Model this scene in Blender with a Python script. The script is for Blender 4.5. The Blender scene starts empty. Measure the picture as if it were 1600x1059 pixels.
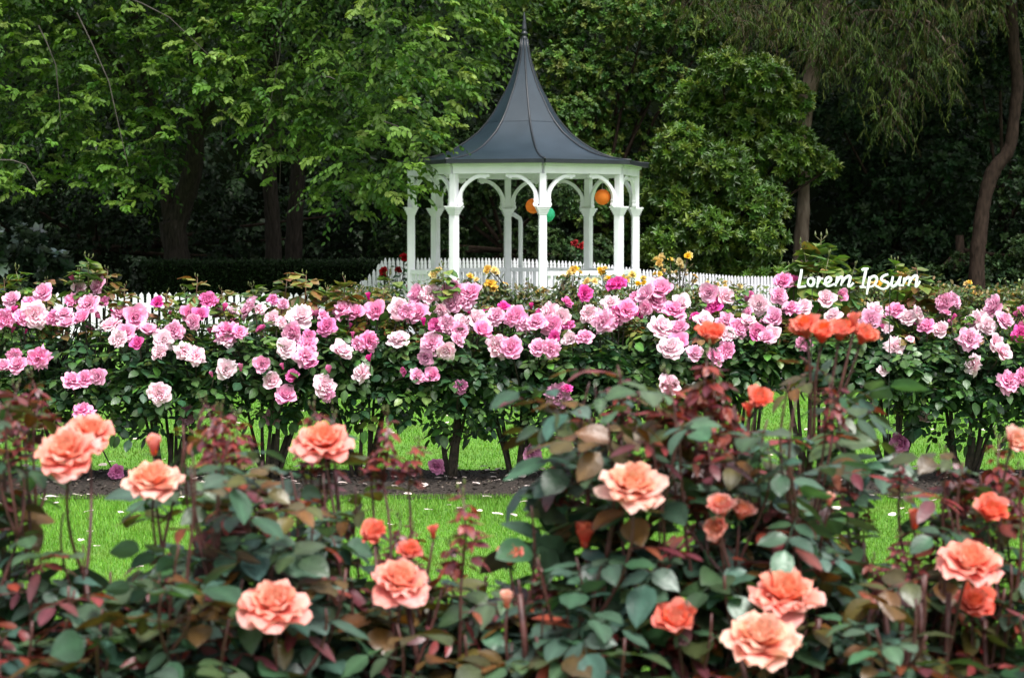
import bpy, math, random
import numpy as np
from mathutils import Vector, Matrix, Quaternion

R = math.radians
SC = bpy.context.scene
COL = SC.collection

# ------------------------------------------------------------------ camera
FP, PW, PH, HZ, CZ = 3200.0, 1600.0, 1059.0, 368.0, 1.6
PITCH = math.atan((PH / 2 - HZ) / FP)
cam_d = bpy.data.cameras.new('camera')
cam = bpy.data.objects.new('camera', cam_d)
COL.objects.link(cam)
cam.location = (0, 0, CZ)
cam.rotation_euler = (R(90) - PITCH, 0, 0)
cam_d.sensor_width = 36.0
cam_d.lens = FP / PW * 36.0
cam_d.clip_start = 0.1
cam_d.clip_end = 1000
cam_d.dof.use_dof = True
cam_d.dof.focus_distance = 14.5
cam_d.dof.aperture_fstop = 6.3
cam_d.dof.aperture_blades = 7
SC.camera = cam

# ------------------------------------------------------------------ sky, sun, exposure
SUN_EL, SUN_AZ = R(62), R(-25)          # azimuth measured from behind the camera, towards the right if negative
world = bpy.data.worlds.new('World')
SC.world = world
world.use_nodes = True
nt = world.node_tree
for n in list(nt.nodes):
    nt.nodes.remove(n)
wo = nt.nodes.new('ShaderNodeOutputWorld')
bg = nt.nodes.new('ShaderNodeBackground')
sky = nt.nodes.new('ShaderNodeTexSky')
sky.sky_type = 'NISHITA'
sky.sun_disc = False
sky.sun_elevation = SUN_EL
sky.sun_rotation = R(180) + SUN_AZ
sky.dust_density = 4.0
sky.ozone_density = 1.0
hs = nt.nodes.new('ShaderNodeHueSaturation')
hs.inputs['Saturation'].default_value = 0.28      # thin overcast whitens the sky
nt.links.new(sky.outputs[0], hs.inputs['Color'])
nt.links.new(hs.outputs[0], bg.inputs[0])
bg.inputs[1].default_value = 0.085
nt.links.new(bg.outputs[0], wo.inputs[0])

sun_d = bpy.data.lights.new('sun', 'SUN')
sun_d.energy = 1.5
sun_d.angle = R(22)
sun_d.color = (1.0, 0.97, 0.93)
sun = bpy.data.objects.new('sun', sun_d)
COL.objects.link(sun)
# light travels from behind the camera, from above right
sdir = Vector((math.cos(SUN_EL) * math.sin(SUN_AZ), math.cos(SUN_EL) * math.cos(SUN_AZ), -math.sin(SUN_EL)))
sun.rotation_euler = sdir.to_track_quat('-Z', 'Y').to_euler()
sun.location = (8, -12, 25)

SC.view_settings.view_transform = 'Standard'
SC.view_settings.look = 'None'
SC.view_settings.gamma = 1.0
SC.view_settings.exposure = 1.72
SC.view_settings.use_curve_mapping = False
SC.render.engine = 'CYCLES'
SC.cycles.use_denoising = True
SC.cycles.max_bounces = 6
SC.cycles.diffuse_bounces = 3
SC.cycles.glossy_bounces = 2
SC.cycles.transmission_bounces = 3
SC.cycles.transparent_max_bounces = 4

# ------------------------------------------------------------------ helpers
def P(px, py, d):
    """photo pixel at ground distance d -> world point"""
    a = (px - PW / 2) / FP
    b = (PH / 2 - py) / FP
    y = math.cos(PITCH) + b * math.sin(PITCH)
    z = -math.sin(PITCH) + b * math.cos(PITCH)
    s = d / y
    return Vector((a * s, d, CZ + z * s))

def Pn(px, py, d):
    px = np.asarray(px, float); py = np.asarray(py, float); d = np.asarray(d, float)
    a = (px - PW / 2) / FP
    b = (PH / 2 - py) / FP
    y = math.cos(PITCH) + b * math.sin(PITCH)
    z = -math.sin(PITCH) + b * math.cos(PITCH)
    s = d / y
    return np.stack([a * s, d + 0 * s, CZ + z * s], -1)

def gx(px, d):
    return (px - PW / 2) / FP * d

def np_mesh(name, V, F, C=None, smooth=False):
    V = np.asarray(V, np.float32)
    F = np.asarray(F, np.int32)
    k = F.shape[1]
    me = bpy.data.meshes.new(name)
    me.vertices.add(len(V))
    me.vertices.foreach_set('co', V.ravel())
    me.loops.add(F.size)
    me.loops.foreach_set('vertex_index', F.ravel())
    me.polygons.add(len(F))
    me.polygons.foreach_set('loop_start', np.arange(0, F.size, k, dtype=np.int32))
    me.polygons.foreach_set('loop_total', np.full(len(F), k, np.int32))
    if smooth:
        me.polygons.foreach_set('use_smooth', np.ones(len(F), bool))
    if C is not None:
        C = np.asarray(C, np.float32)
        at = me.color_attributes.new('Col', 'FLOAT_COLOR', 'POINT')
        c4 = np.ones((len(V), 4), np.float32)
        c4[:, :3] = C
        at.data.foreach_set('color', c4.ravel())
    me.update(calc_edges=True)
    me.validate()
    return me

class MB:
    """collects tris/quads of one piece"""
    def __init__(self):
        self.V = []; self.F = []; self.C = []; self.n = 0
    def add(self, V, F, c=None):
        V = [tuple(v) for v in V]
        self.V += V
        self.F += [tuple(i + self.n for i in f) for f in F]
        if c is None:
            c = (1, 1, 1)
        if len(c) == len(V) and hasattr(c[0], '__len__'):
            self.C += [tuple(x) for x in c]
        else:
            self.C += [tuple(c)] * len(V)
        self.n += len(V)
    def box(self, c, s, rot=None, col=None):
        cx, cy, cz = c; sx, sy, sz = s[0] / 2, s[1] / 2, s[2] / 2
        v = [Vector((x, y, z)) for x in (-sx, sx) for y in (-sy, sy) for z in (-sz, sz)]
        if rot is not None:
            v = [rot @ q for q in v]
        v = [q + Vector(c) for q in v]
        self.add(v, [(0, 1, 3, 2), (4, 6, 7, 5), (0, 4, 5, 1), (2, 3, 7, 6), (0, 2, 6, 4), (1, 5, 7, 3)], col)
    def bar(self, a, b, w, h, up=(0, 0, 1), col=None):
        a = Vector(a); b = Vector(b); d = (b - a); L = d.length; d.normalize()
        u = Vector(up); s = d.cross(u).normalized(); u = s.cross(d)
        v = []
        for p in (a, b):
            for i, j in ((-1, -1), (1, -1), (1, 1), (-1, 1)):
                v.append(p + s * (w / 2 * i) + u * (h / 2 * j))
        self.add(v, [(0, 1, 2, 3), (7, 6, 5, 4), (0, 4, 5, 1), (1, 5, 6, 2), (2, 6, 7, 3), (3, 7, 4, 0)], col)
    def tube(self, pts, rad, n=6, col=None, flat=None, cap=True):
        pts = [Vector(p) for p in pts]
        if not hasattr(rad, '__len__'):
            rad = [rad] * len(pts)
        ref = Vector((0.3, 1, 0.2)).normalized() if flat is None else Vector(flat)
        V = []
        for i, p in enumerate(pts):
            t = (pts[min(i + 1, len(pts) - 1)] - pts[max(i - 1, 0)])
            t = t.normalized() if t.length > 1e-9 else Vector((0, 0, 1))
            s = t.cross(ref)
            if s.length < 1e-3:
                s = t.cross(Vector((1, 0, 0)))
            s.normalize()
            u = s.cross(t).normalized()
            for k in range(n):
                a = 2 * math.pi * k / n
                V.append(p + (s * math.cos(a) + u * math.sin(a) * (1 if flat is None else 0.35)) * rad[i])
        F = []
        for i in range(len(pts) - 1):
            for k in range(n):
                F.append((i * n + k, i * n + (k + 1) % n, (i + 1) * n + (k + 1) % n, (i + 1) * n + k))
        if cap:
            F.append(tuple(range(n))[::-1])
            F.append(tuple((len(pts) - 1) * n + k for k in range(n)))
        self.add(V, F, col)
    def lathe(self, prof, n=16, c=(0, 0, 0), col=None):
        V = []; F = []
        for r, z in prof:
            for k in range(n):
                a = 2 * math.pi * k / n
                V.append((c[0] + r * math.cos(a), c[1] + r * math.sin(a), c[2] + z))
        for i in range(len(prof) - 1):
            for k in range(n):
                F.append((i * n + k, i * n + (k + 1) % n, (i + 1) * n + (k + 1) % n, (i + 1) * n + k))
        self.add(V, F, col)
    def mesh(self, name, smooth=False):
        me = bpy.data.meshes.new(name)
        me.from_pydata(self.V, [], self.F)
        at = me.color_attributes.new('Col', 'FLOAT_COLOR', 'POINT')
        c4 = np.ones((len(self.V), 4), np.float32)
        c4[:, :3] = np.array(self.C, np.float32).reshape(-1, 3)
        at.data.foreach_set('color', c4.ravel())
        if smooth:
            me.polygons.foreach_set('use_smooth', np.ones(len(me.polygons), bool))
        me.update()
        return me

def link(name, me, mat=None, parent=None, M=None, **props):
    if mat is not None and me is not None and len(me.materials) == 0:
        me.materials.append(mat)
    o = bpy.data.objects.new(name, me)
    COL.objects.link(o)
    if parent is not None:
        o.parent = parent
    if M is not None:
        o.matrix_basis = M
    for k, v in props.items():
        o[k] = v
    return o

def thing(name, label, cat, loc=(0, 0, 0), group=None):
    o = bpy.data.objects.new(name, None)
    COL.objects.link(o)
    o.location = loc
    o.empty_display_size = 0.1
    o['label'] = label
    o['category'] = cat
    if group:
        o['group'] = group
    return o

def local(parent, me):
    """move mesh data from world into the parent's frame (parents are unrotated)"""
    l = parent.location
    me.transform(Matrix.Translation((-l[0], -l[1], -l[2])))
    return me

def rotz_to(axis, spin=0.0):
    q = Vector(axis).normalized().to_track_quat('Z', 'Y')
    return q.to_matrix().to_4x4() @ Matrix.Rotation(spin, 4, 'Z')

def place(loc, axis, spin, s):
    return Matrix.Translation(loc) @ rotz_to(axis, spin) @ Matrix.Scale(s, 4)

def bez(a, b, c, d, n):
    a, b, c, d = map(Vector, (a, b, c, d))
    out = []
    for i in range(n):
        t = i / (n - 1)
        out.append(a * (1 - t) ** 3 + b * 3 * t * (1 - t) ** 2 + c * 3 * t * t * (1 - t) + d * t ** 3)
    return out

# ------------------------------------------------------------------ materials
def new_mat(name):
    m = bpy.data.materials.new(name)
    m.use_nodes = True
    t = m.node_tree
    for n in list(t.nodes):
        t.nodes.remove(n)
    out = t.nodes.new('ShaderNodeOutputMaterial')
    return m, t, out

def N(t, kind, **kw):
    n = t.nodes.new(kind)
    for k, v in kw.items():
        if k in n.inputs:
            n.inputs[k].default_value = v
        else:
            setattr(n, k, v)
    return n

def leaf_mat(name, rough=0.42, transl=0.25, spec=0.5, tint=(1, 1, 1), vary=0.25):
    m, t, out = new_mat(name)
    at = N(t, 'ShaderNodeAttribute', attribute_name='Col')
    oi = N(t, 'ShaderNodeObjectInfo')
    mr = N(t, 'ShaderNodeMapRange')
    mr.inputs['To Min'].default_value = 1 - vary
    mr.inputs['To Max'].default_value = 1 + vary
    t.links.new(oi.outputs['Random'], mr.inputs['Value'])
    tc = N(t, 'ShaderNodeNewGeometry')
    no = N(t, 'ShaderNodeTexNoise', Scale=35.0, Detail=2.0)
    t.links.new(tc.outputs['Position'], no.inputs['Vector'])
    mr2 = N(t, 'ShaderNodeMapRange')
    mr2.inputs['To Min'].default_value = 0.7
    mr2.inputs['To Max'].default_value = 1.3
    t.links.new(no.outputs[0], mr2.inputs['Value'])
    mu0 = N(t, 'ShaderNodeMath', operation='MULTIPLY')
    t.links.new(mr.outputs[0], mu0.inputs[0]); t.links.new(mr2.outputs[0], mu0.inputs[1])
    hv = N(t, 'ShaderNodeHueSaturation')
    t.links.new(at.outputs['Color'], hv.inputs['Color'])
    t.links.new(mu0.outputs[0], hv.inputs['Value'])
    b = N(t, 'ShaderNodeBsdfPrincipled', Roughness=rough)
    b.inputs['Specular IOR Level'].default_value = spec
    t.links.new(hv.outputs[0], b.inputs['Base Color'])
    nb = N(t, 'ShaderNodeTexNoise', Scale=110.0, Detail=3.0)
    t.links.new(tc.outputs['Position'], nb.inputs['Vector'])
    bp = N(t, 'ShaderNodeBump', Strength=0.35, Distance=0.004)
    t.links.new(nb.outputs[0], bp.inputs['Height']); t.links.new(bp.outputs[0], b.inputs['Normal'])
    tr = N(t, 'ShaderNodeBsdfTranslucent')
    g = N(t, 'ShaderNodeMix', data_type='RGBA', blend_type='MULTIPLY')
    g.inputs[0].default_value = 1.0
    t.links.new(hv.outputs[0], g.inputs[6]); g.inputs[7].default_value = (1.6, 1.5, 0.6, 1)
    t.links.new(g.outputs[2], tr.inputs['Color'])
    mx = N(t, 'ShaderNodeMixShader'); mx.inputs[0].default_value = transl
    t.links.new(b.outputs[0], mx.inputs[1]); t.links.new(tr.outputs[0], mx.inputs[2])
    t.links.new(mx.outputs[0], out.inputs[0])
    return m

def petal_mat(name, sat=(0.75, 1.15), val=(0.92, 1.05), transl=0.3):
    m, t, out = new_mat(name)
    at = N(t, 'ShaderNodeAttribute', attribute_name='Col')
    oi = N(t, 'ShaderNodeObjectInfo')
    hv = N(t, 'ShaderNodeHueSaturation')
    for (lo, hi), sock in ((sat, 'Saturation'), (val, 'Value')):
        mr = N(t, 'ShaderNodeMapRange')
        mr.inputs['To Min'].default_value = lo; mr.inputs['To Max'].default_value = hi
        t.links.new(oi.outputs['Random'], mr.inputs['Value'])
        t.links.new(mr.outputs[0], hv.inputs[sock])
    tc = N(t, 'ShaderNodeTexCoord')
    no = N(t, 'ShaderNodeTexNoise', Scale=7.0, Detail=5.0, Roughness=0.65)
    t.links.new(tc.outputs['Object'], no.inputs['Vector'])
    cr = N(t, 'ShaderNodeValToRGB')
    cr.color_ramp.elements[0].position = 0.30; cr.color_ramp.elements[0].color = (0.90, 0.80, 0.74, 1)
    cr.color_ramp.elements[1].position = 0.46; cr.color_ramp.elements[1].color = (1, 1, 1, 1)
    t.links.new(no.outputs[0], cr.inputs[0])
    mu = N(t, 'ShaderNodeMix', data_type='RGBA', blend_type='MULTIPLY'); mu.inputs[0].default_value = 1.0
    t.links.new(at.outputs['Color'], mu.inputs[6]); t.links.new(cr.outputs[0], mu.inputs[7])
    t.links.new(mu.outputs[2], hv.inputs['Color'])
    b = N(t, 'ShaderNodeBsdfPrincipled', Roughness=0.6)
    b.inputs['Specular IOR Level'].default_value = 0.25
    t.links.new(hv.outputs[0], b.inputs['Base Color'])
    tr = N(t, 'ShaderNodeBsdfTranslucent')
    t.links.new(hv.outputs[0], tr.inputs['Color'])
    mx = N(t, 'ShaderNodeMixShader'); mx.inputs[0].default_value = transl
    t.links.new(b.outputs[0], mx.inputs[1]); t.links.new(tr.outputs[0], mx.inputs[2])
    t.links.new(mx.outputs[0], out.inputs[0])
    return m

def noise_mat(name, c1, c2, scale=8.0, rough=0.7, bump=0.0, bscale=None, detail=4.0, spec=0.4, c3=None, stretch=(1, 1, 1), metallic=0.0):
    m, t, out = new_mat(name)
    tc = N(t, 'ShaderNodeTexCoord')
    mp = N(t, 'ShaderNodeMapping'); mp.inputs['Scale'].default_value = stretch
    t.links.new(tc.outputs['Object'], mp.inputs['Vector'])
    no = N(t, 'ShaderNodeTexNoise', Scale=scale, Detail=detail)
    t.links.new(mp.outputs[0], no.inputs['Vector'])
    cr = N(t, 'ShaderNodeValToRGB')
    e = cr.color_ramp.elements
    e[0].position = 0.3; e[0].color = (*c1, 1)
    e[1].position = 0.7; e[1].color = (*c2, 1)
    if c3 is not None:
        q = e.new(0.85); q.color = (*c3, 1)
    t.links.new(no.outputs[0], cr.inputs[0])
    b = N(t, 'ShaderNodeBsdfPrincipled', Roughness=rough, Metallic=metallic)
    b.inputs['Specular IOR Level'].default_value = spec
    t.links.new(cr.outputs[0], b.inputs['Base Color'])
    if bump:
        n2 = N(t, 'ShaderNodeTexNoise', Scale=bscale or scale * 4, Detail=5.0)
        t.links.new(mp.outputs[0], n2.inputs['Vector'])
        bp = N(t, 'ShaderNodeBump', Strength=bump, Distance=0.02)
        t.links.new(n2.outputs[0], bp.inputs['Height'])
        t.links.new(bp.outputs[0], b.inputs['Normal'])
    t.links.new(b.outputs[0], out.inputs[0])
    return m

M_elm = leaf_mat('elm_leaf', 0.5, 0.3, spec=0.18)
M_ever = leaf_mat('evergreen_leaf', 0.45, 0.12, spec=0.18)
M_gloss = leaf_mat('glossy_leaf', 0.36, 0.2)
M_rose = leaf_mat('rose_leaf', 0.36, 0.18)
M_roseF = leaf_mat('front_rose_leaf', 0.38, 0.2, spec=0.6, vary=0.3)
M_grass = leaf_mat('grass_blade', 0.5, 0.3, spec=0.3)
M_pink = petal_mat('pink_petal', (0.85, 1.25), (0.96, 1.08))
M_orange = petal_mat('coral_petal', (0.9, 1.15), (0.93, 1.05), 0.38)
M_yellow = petal_mat('yellow_petal')
M_red = petal_mat('red_petal', (0.95, 1.1), (0.7, 1.1), 0.15)
M_cane = noise_mat('rose_cane', (0.018, 0.016, 0.011), (0.06, 0.045, 0.03), 30, 0.7, 0.4)
M_caneR = noise_mat('maroon_cane', (0.035, 0.012, 0.012), (0.10, 0.035, 0.03), 25, 0.45, 0.1)
M_bark = noise_mat('elm_bark', (0.012, 0.010, 0.008), (0.045, 0.037, 0.03), 9, 0.9, 1.0, 14, 8, c3=(0.11, 0.11, 0.10), stretch=(3, 3, 0.6), spec=0.1)
M_barkP = noise_mat('pale_bark', (0.07, 0.05, 0.034), (0.2, 0.16, 0.12), 5, 0.8, 0.5, 12, 6, stretch=(2, 2, 0.5), spec=0.1)
M_barkB = noise_mat('brown_bark', (0.016, 0.011, 0.008), (0.05, 0.034, 0.025), 8, 0.9, 0.9, 14, 8, stretch=(3, 3, 0.7), spec=0.1)
M_twig = noise_mat('twig_bark', (0.03, 0.025, 0.022), (0.08, 0.066, 0.058), 12, 0.8)
M_white = noise_mat('white_paint', (0.66, 0.66, 0.70), (0.78, 0.78, 0.82), 3.5, 0.45, 0.06, 30, 6)
M_ceil = noise_mat('ceiling_boards', (0.55, 0.56, 0.56), (0.68, 0.69, 0.69), 5, 0.6)
M_roof = noise_mat('slate_blue_roof', (0.009, 0.019, 0.029), (0.019, 0.033, 0.047), 2.2, 0.45, 0.12, 6, 6, spec=0.5)
M_rooftrim = noise_mat('roof_trim', (0.011, 0.014, 0.018), (0.02, 0.024, 0.03), 6, 0.4)
M_lawn = noise_mat('lawn', (0.065, 0.17, 0.016), (0.11, 0.25, 0.026), 3.0, 0.9, 0.5, 80, 8)
M_mulch = noise_mat('mulch', (0.012, 0.009, 0.007), (0.05, 0.038, 0.03), 60, 0.95, 1.0, 90, 6)
M_soil = noise_mat('wood_floor_soil', (0.012, 0.010, 0.007), (0.035, 0.028, 0.02), 4, 0.95, 0.6, spec=0.05)
M_path = noise_mat('gravel_path', (0.30, 0.29, 0.28), (0.45, 0.44, 0.43), 90, 0.9, 0.6)
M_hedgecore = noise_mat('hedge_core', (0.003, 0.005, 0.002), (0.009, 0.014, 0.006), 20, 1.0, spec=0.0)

# ------------------------------------------------------------------ leaf clouds (numpy)
def nrm(a):
    return a / np.maximum(np.linalg.norm(a, axis=-1, keepdims=True), 1e-9)

def leaves(pos, tip, nor, L, Wd, col, fold=0.22, bend=0.18, wide=(0.3, 0.68), wf=(0.85, 0.9)):
    """six-point folded leaves: arrays -> V, F(tris), C"""
    n = len(pos)
    t = nrm(tip)
    s = nrm(np.cross(t, nor))
    u = np.cross(s, t)
    L = np.broadcast_to(np.asarray(L, float), (n,))[:, None]
    Wd = np.broadcast_to(np.asarray(Wd, float), (n,))[:, None] * 0.5
    V = np.empty((n, 6, 3))
    V[:, 0] = pos
    V[:, 1] = pos + t * L * wide[0] + s * Wd * wf[0] + u * Wd * fold
    V[:, 2] = pos + t * L * wide[1] + s * Wd * wf[1] + u * (Wd * fold - L * bend * 0.4)
    V[:, 3] = pos + t * L - u * L * bend
    V[:, 4] = pos + t * L * wide[1] - s * Wd * wf[1] + u * (Wd * fold - L * bend * 0.4)
    V[:, 5] = pos + t * L * wide[0] - s * Wd * wf[0] + u * Wd * fold
    base = np.arange(n)[:, None, None] * 6
    F = (np.array([[0, 3, 2], [0, 2, 1], [0, 5, 4], [0, 4, 3]])[None] + base).reshape(-1, 3)
    C = np.repeat(col, 6, axis=0)
    return V.reshape(-1, 3), F, C

def cat(parts):
    V = []; F = []; C = []; n = 0
    for v, f, c in parts:
        V.append(v); F.append(f + n); C.append(c); n += len(v)
    return np.concatenate(V), np.concatenate(F), np.concatenate(C)

def palette(rng, n, cols, jitter=0.15):
    cols = np.array(cols, float)
    k = rng.integers(0, len(cols), n)
    c = cols[k] * (1 + rng.normal(0, jitter, (n, 1)))
    return np.clip(c * (1 + rng.normal(0, 0.06, (n, 3))), 0.002, 1)

def sprays(rng, start, dirs, length, per, L, Wd, cols, droop=0.5, side=0.8, hang=0.25, up=1.0):
    """drooping twigs with leaves set alternately along them"""
    n = len(start)
    k = per
    t = (np.arange(k) + 0.6) / k
    dirs = nrm(dirs)
    ln = np.broadcast_to(np.asarray(length, float), (n,))
    down = np.array([0, 0, -1.0])
    pos = start[:, None] + dirs[:, None] * (ln[:, None] * t)[..., None] + down * (droop * ln[:, None] * t ** 2)[..., None]
    tan = nrm(dirs[:, None] + down * (2 * droop * t)[None, :, None])
    lat = nrm(np.cross(tan, np.array([0, 0, 1.0]) + rng.normal(0, 0.35, (n, 1, 3))))
    sgn = np.where(np.arange(k) % 2 == 0, 1.0, -1.0)[None, :, None]
    tip = nrm(tan * 0.75 + lat * sgn * side + down * hang + rng.normal(0, 0.28, (n, k, 3)))
    nor = nrm(np.array([0, 0, 1.0]) * up + np.array([0, -0.45, 0]) + rng.normal(0, 0.45, (n, k, 3)))
    sz = (L * rng.uniform(0.7, 1.25, (n, k)) * (1.05 - 0.35 * t)).reshape(-1)
    c = np.repeat(cols, k, axis=0) * (1 + rng.normal(0, 0.13, (n * k, 1)))
    c = np.clip(c, 0.002, 1)
    out = leaves(pos.reshape(-1, 3), tip.reshape(-1, 3), nor.reshape(-1, 3), sz, sz * (Wd / L), c)
    return out, pos

def twig_mesh(name, pos, start, idx, r=0.006):
    """three-sided twigs under the chosen sprays"""
    V = []; F = []; n = 0
    for i in idx:
        p = np.concatenate([start[i][None], pos[i][::3], pos[i][-1:]])
        m = len(p)
        ra = np.linspace(r, r * 0.4, m)
        tri = np.array([[1, 0, 0], [-0.5, 0, 0.87], [-0.5, 0, -0.87]])
        v = (p[:, None] + tri[None] * ra[:, None, None]).reshape(-1, 3)
        a = np.arange(m - 1)[:, None] * 3
        for k in range(3):
            F.append(np.concatenate([a + k, a + (k + 1) % 3, a + 3 + (k + 1) % 3, a + 3 + k], 1) + n)
        V.append(v); n += len(v)
    return np_mesh(name, np.concatenate(V), np.concatenate(F), np.ones((n, 3)))

def rosettes(rng, cen, axis, per, L, Wd, cols, spread=0.9):
    n = len(cen); k = per
    axis = nrm(axis)
    a = rng.uniform(0, 6.28, (n, 1)) + np.arange(k)[None] * 2.4
    ref = np.where(np.abs(axis[:, 2:3]) > 0.9, np.array([[1.0, 0, 0]]), np.array([[0, 0, 1.0]]))
    s = nrm(np.cross(axis, ref)); u = np.cross(s, axis)
    rad = s[:, None] * np.cos(a)[..., None] + u[:, None] * np.sin(a)[..., None]
    op = (spread * (0.35 + 0.9 * np.arange(k) / k))[None, :, None]
    tip = nrm(axis[:, None] + rad * op * 1.7 + rng.normal(0, 0.15, (n, k, 3)) + np.array([0, 0, -0.15]))
    nor = nrm(axis[:, None] * 1.3 - rad * 0.6 + rng.normal(0, 0.2, (n, k, 3)))
    pos = cen[:, None] - axis[:, None] * (0.25 * L * np.arange(k) / k)[None, :, None]
    sz = (L * rng.uniform(0.7, 1.2, (n, k))).reshape(-1)
    c = np.clip(np.repeat(cols, k, axis=0) * (1 + rng.normal(0, 0.12, (n * k, 1))), 0.002, 1)
    return leaves(np.broadcast_to(pos, (n, k, 3)).reshape(-1, 3), tip.reshape(-1, 3), nor.reshape(-1, 3), sz, sz * (Wd / L), c, fold=0.3, bend=0.22)

def lobe_points(rng, lobes, n):
    """points on lobes (x, y, z, rx, ry, rz): position and outward axis, front and top favoured"""
    lobes = np.array(lobes, float)
    w = lobes[:, 3] * lobes[:, 5]; w /= w.sum()
    k = rng.choice(len(lobes), n, p=w)
    d = nrm(rng.normal(0, 1, (n, 3)) + np.array([0, -0.35, 0.3]))
    rr = rng.uniform(0.8, 1.05, (n, 1))
    p = lobes[k, :3] + d * lobes[k, 3:] * rr
    return p, d

# ================================================================== SETTING
def sheet(name, x0, x1, y0, y1, z, mat, **props):
    me = bpy.data.meshes.new(name)
    me.from_pydata([(x0, y0, z), (x1, y0, z), (x1, y1, z), (x0, y1, z)], [], [(0, 1, 2, 3)])
    return link(name, me, mat, None, None, kind='structure', **props)

sheet('lawn', -250, 250, -60, 260, 0.0, M_lawn)
sheet('path', -30, 30, 22.7, 24.3, 0.004, M_path)
sheet('wood_floor', -60, 60, 34.5, 60, 0.004, M_soil)

def bed(name, x0, x1, y0, y1, seed, nx=260, ny=26):
    rng = np.random.default_rng(seed)
    X, Y = np.meshgrid(np.linspace(x0, x1, nx), np.linspace(y0, y1, ny))
    e = np.minimum((Y - y0), (y1 - Y)) / (y1 - y0)
    Z = 0.006 + 0.045 * np.clip(e * 5, 0, 1) + rng.uniform(-0.008, 0.008, X.shape) * np.clip(e * 12, 0, 1)
    Y = Y + 0.03 * np.sin(X * 3.1) * (e < 0.01) + 0.02 * np.sin(X * 7.7 + 1) * (e < 0.01)
    V = np.stack([X, Y, Z], -1).reshape(-1, 3)
    i = np.arange(nx - 1)[None] + np.arange(ny - 1)[:, None] * nx
    i = i.reshape(-1, 1)
    F = np.concatenate([i, i + 1, i + 1 + nx, i + nx], 1)
    link(name, np_mesh(name, V, F), M_mulch, kind='structure')
    n = 9000
    p = np.stack([rng.uniform(x0, x1, n), rng.uniform(y0 - 0.02, y1 + 0.02, n), np.full(n, 0.058)], -1)
    ee = np.minimum(p[:, 1] - y0, y1 - p[:, 1]) / (y1 - y0)
    p[:, 2] = 0.012 + 0.045 * np.clip(ee * 5, 0, 1)
    tip = rng.normal(0, 1, (n, 3)) * np.array([1, 1, 0.35])
    c = palette(rng, n, [(0.02, 0.015, 0.011), (0.045, 0.033, 0.025), (0.09, 0.07, 0.055), (0.012, 0.01, 0.008)])
    v, f, c = leaves(p, tip, np.array([0, 0, 1.0]) + rng.normal(0, 0.3, (n, 3)), rng.uniform(0.015, 0.045, n), rng.uniform(0.006, 0.018, n), c)
    o = link('bark_chips', np_mesh('bark_chips', v, f, c), leaf_mat('bark_chip', 0.9, 0.0), kind='stuff',
             label='dark bark mulch chips lying in the %s rose bed' % ('pink' if y0 < 16 else 'yellow'), category='mulch')
    return o
bed('pink_rose_bed_soil', -6.5, 6.5, 12.4, 13.75, 1)
bed('yellow_rose_bed_soil', -9.0, 9.0, 20.9, 22.5, 2)

# near-black slope added as a backdrop, keeps sky out of the leaf gaps
def backdrop():
    rng = np.random.default_rng(5)
    nx, nz = 60, 14
    X, T = np.meshgrid(np.linspace(-40, 40, nx), np.linspace(0, 1, nz))
    Y = 53 + 9 * T + rng.normal(0, 0.5, X.shape)
    Z = 17 * T ** 0.8 - 0.3
    V = np.stack([X, Y, Z], -1).reshape(-1, 3)
    i = (np.arange(nx - 1)[None] + np.arange(nz - 1)[:, None] * nx).reshape(-1, 1)
    link('backdrop_slope', np_mesh('backdrop', V, np.concatenate([i, i + 1, i + 1 + nx, i + nx], 1), None, True), M_hedgecore, kind='structure')
backdrop()

# grass blades
def grass():
    parts = []
    rng = np.random.default_rng(11)
    for y0, y1, n, h, w in ((5.2, 12.42, 240000, 0.028, 0.0042), (13.72, 20.95, 130000, 0.024, 0.0075)):
        u = rng.uniform(0, 1, n)
        y = np.sqrt(y0 ** 2 + u * (y1 ** 2 - y0 ** 2))
        x = rng.uniform(-1, 1, n) * (y * 0.262 + 0.3)
        edge = (rng.uniform(0, 1, n) < 0.03)
        y = np.where(edge & (y0 < 10), y1 + rng.normal(0, 0.02, n), y)
        hh = h * rng.uniform(0.6, 1.3, n) * (0.9 + 0.2 * np.sin(x * 2.3 + y * 1.7))
        ang = rng.uniform(0, 6.28, n)
        dx, dy = np.cos(ang), np.sin(ang)
        b = np.stack([x, y, np.zeros(n)], -1)
        s = np.stack([-dy, dx, np.zeros(n)], -1) * w * 0.5
        lean = np.stack([dx, dy, np.zeros(n)], -1) * (hh * rng.uniform(0.1, 0.8, n))[:, None]
        V = np.stack([b - s, b + s, b + lean + np.array([0, 0, 1.0]) * hh[:, None]], 1).reshape(-1, 3)
        F = np.arange(3 * n).reshape(-1, 3)
        patch = 0.5 + 0.5 * np.sin(x * 1.3 + 2 * np.sin(y * 0.9)) * np.sin(y * 1.7 + np.sin(x * 2.1))
        c = palette(rng, n, [(0.085, 0.22, 0.018), (0.12, 0.29, 0.026), (0.14, 0.27, 0.035)], 0.16)
        dry = np.clip(np.sin(x * 2.9 + 1.3 * np.sin(y * 2.3)) * np.sin(y * 3.7 + 1.9 * np.sin(x * 1.1)) - 0.35, 0, 1) * 0.8
        c = c * (0.86 + 0.26 * patch)[:, None]
        c = c * (1 - dry[:, None]) + np.array([0.17, 0.24, 0.05]) * dry[:, None] * rng.uniform(.7, 1.2, (n, 1))
        parts.append((V, F, np.repeat(c, 3, axis=0)))
    v, f, c = cat(parts)
    link('grass', np_mesh('grass', v, f, c), M_grass, kind='stuff', label='short bright green mown grass of the lawn', category='grass')
grass()

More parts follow.
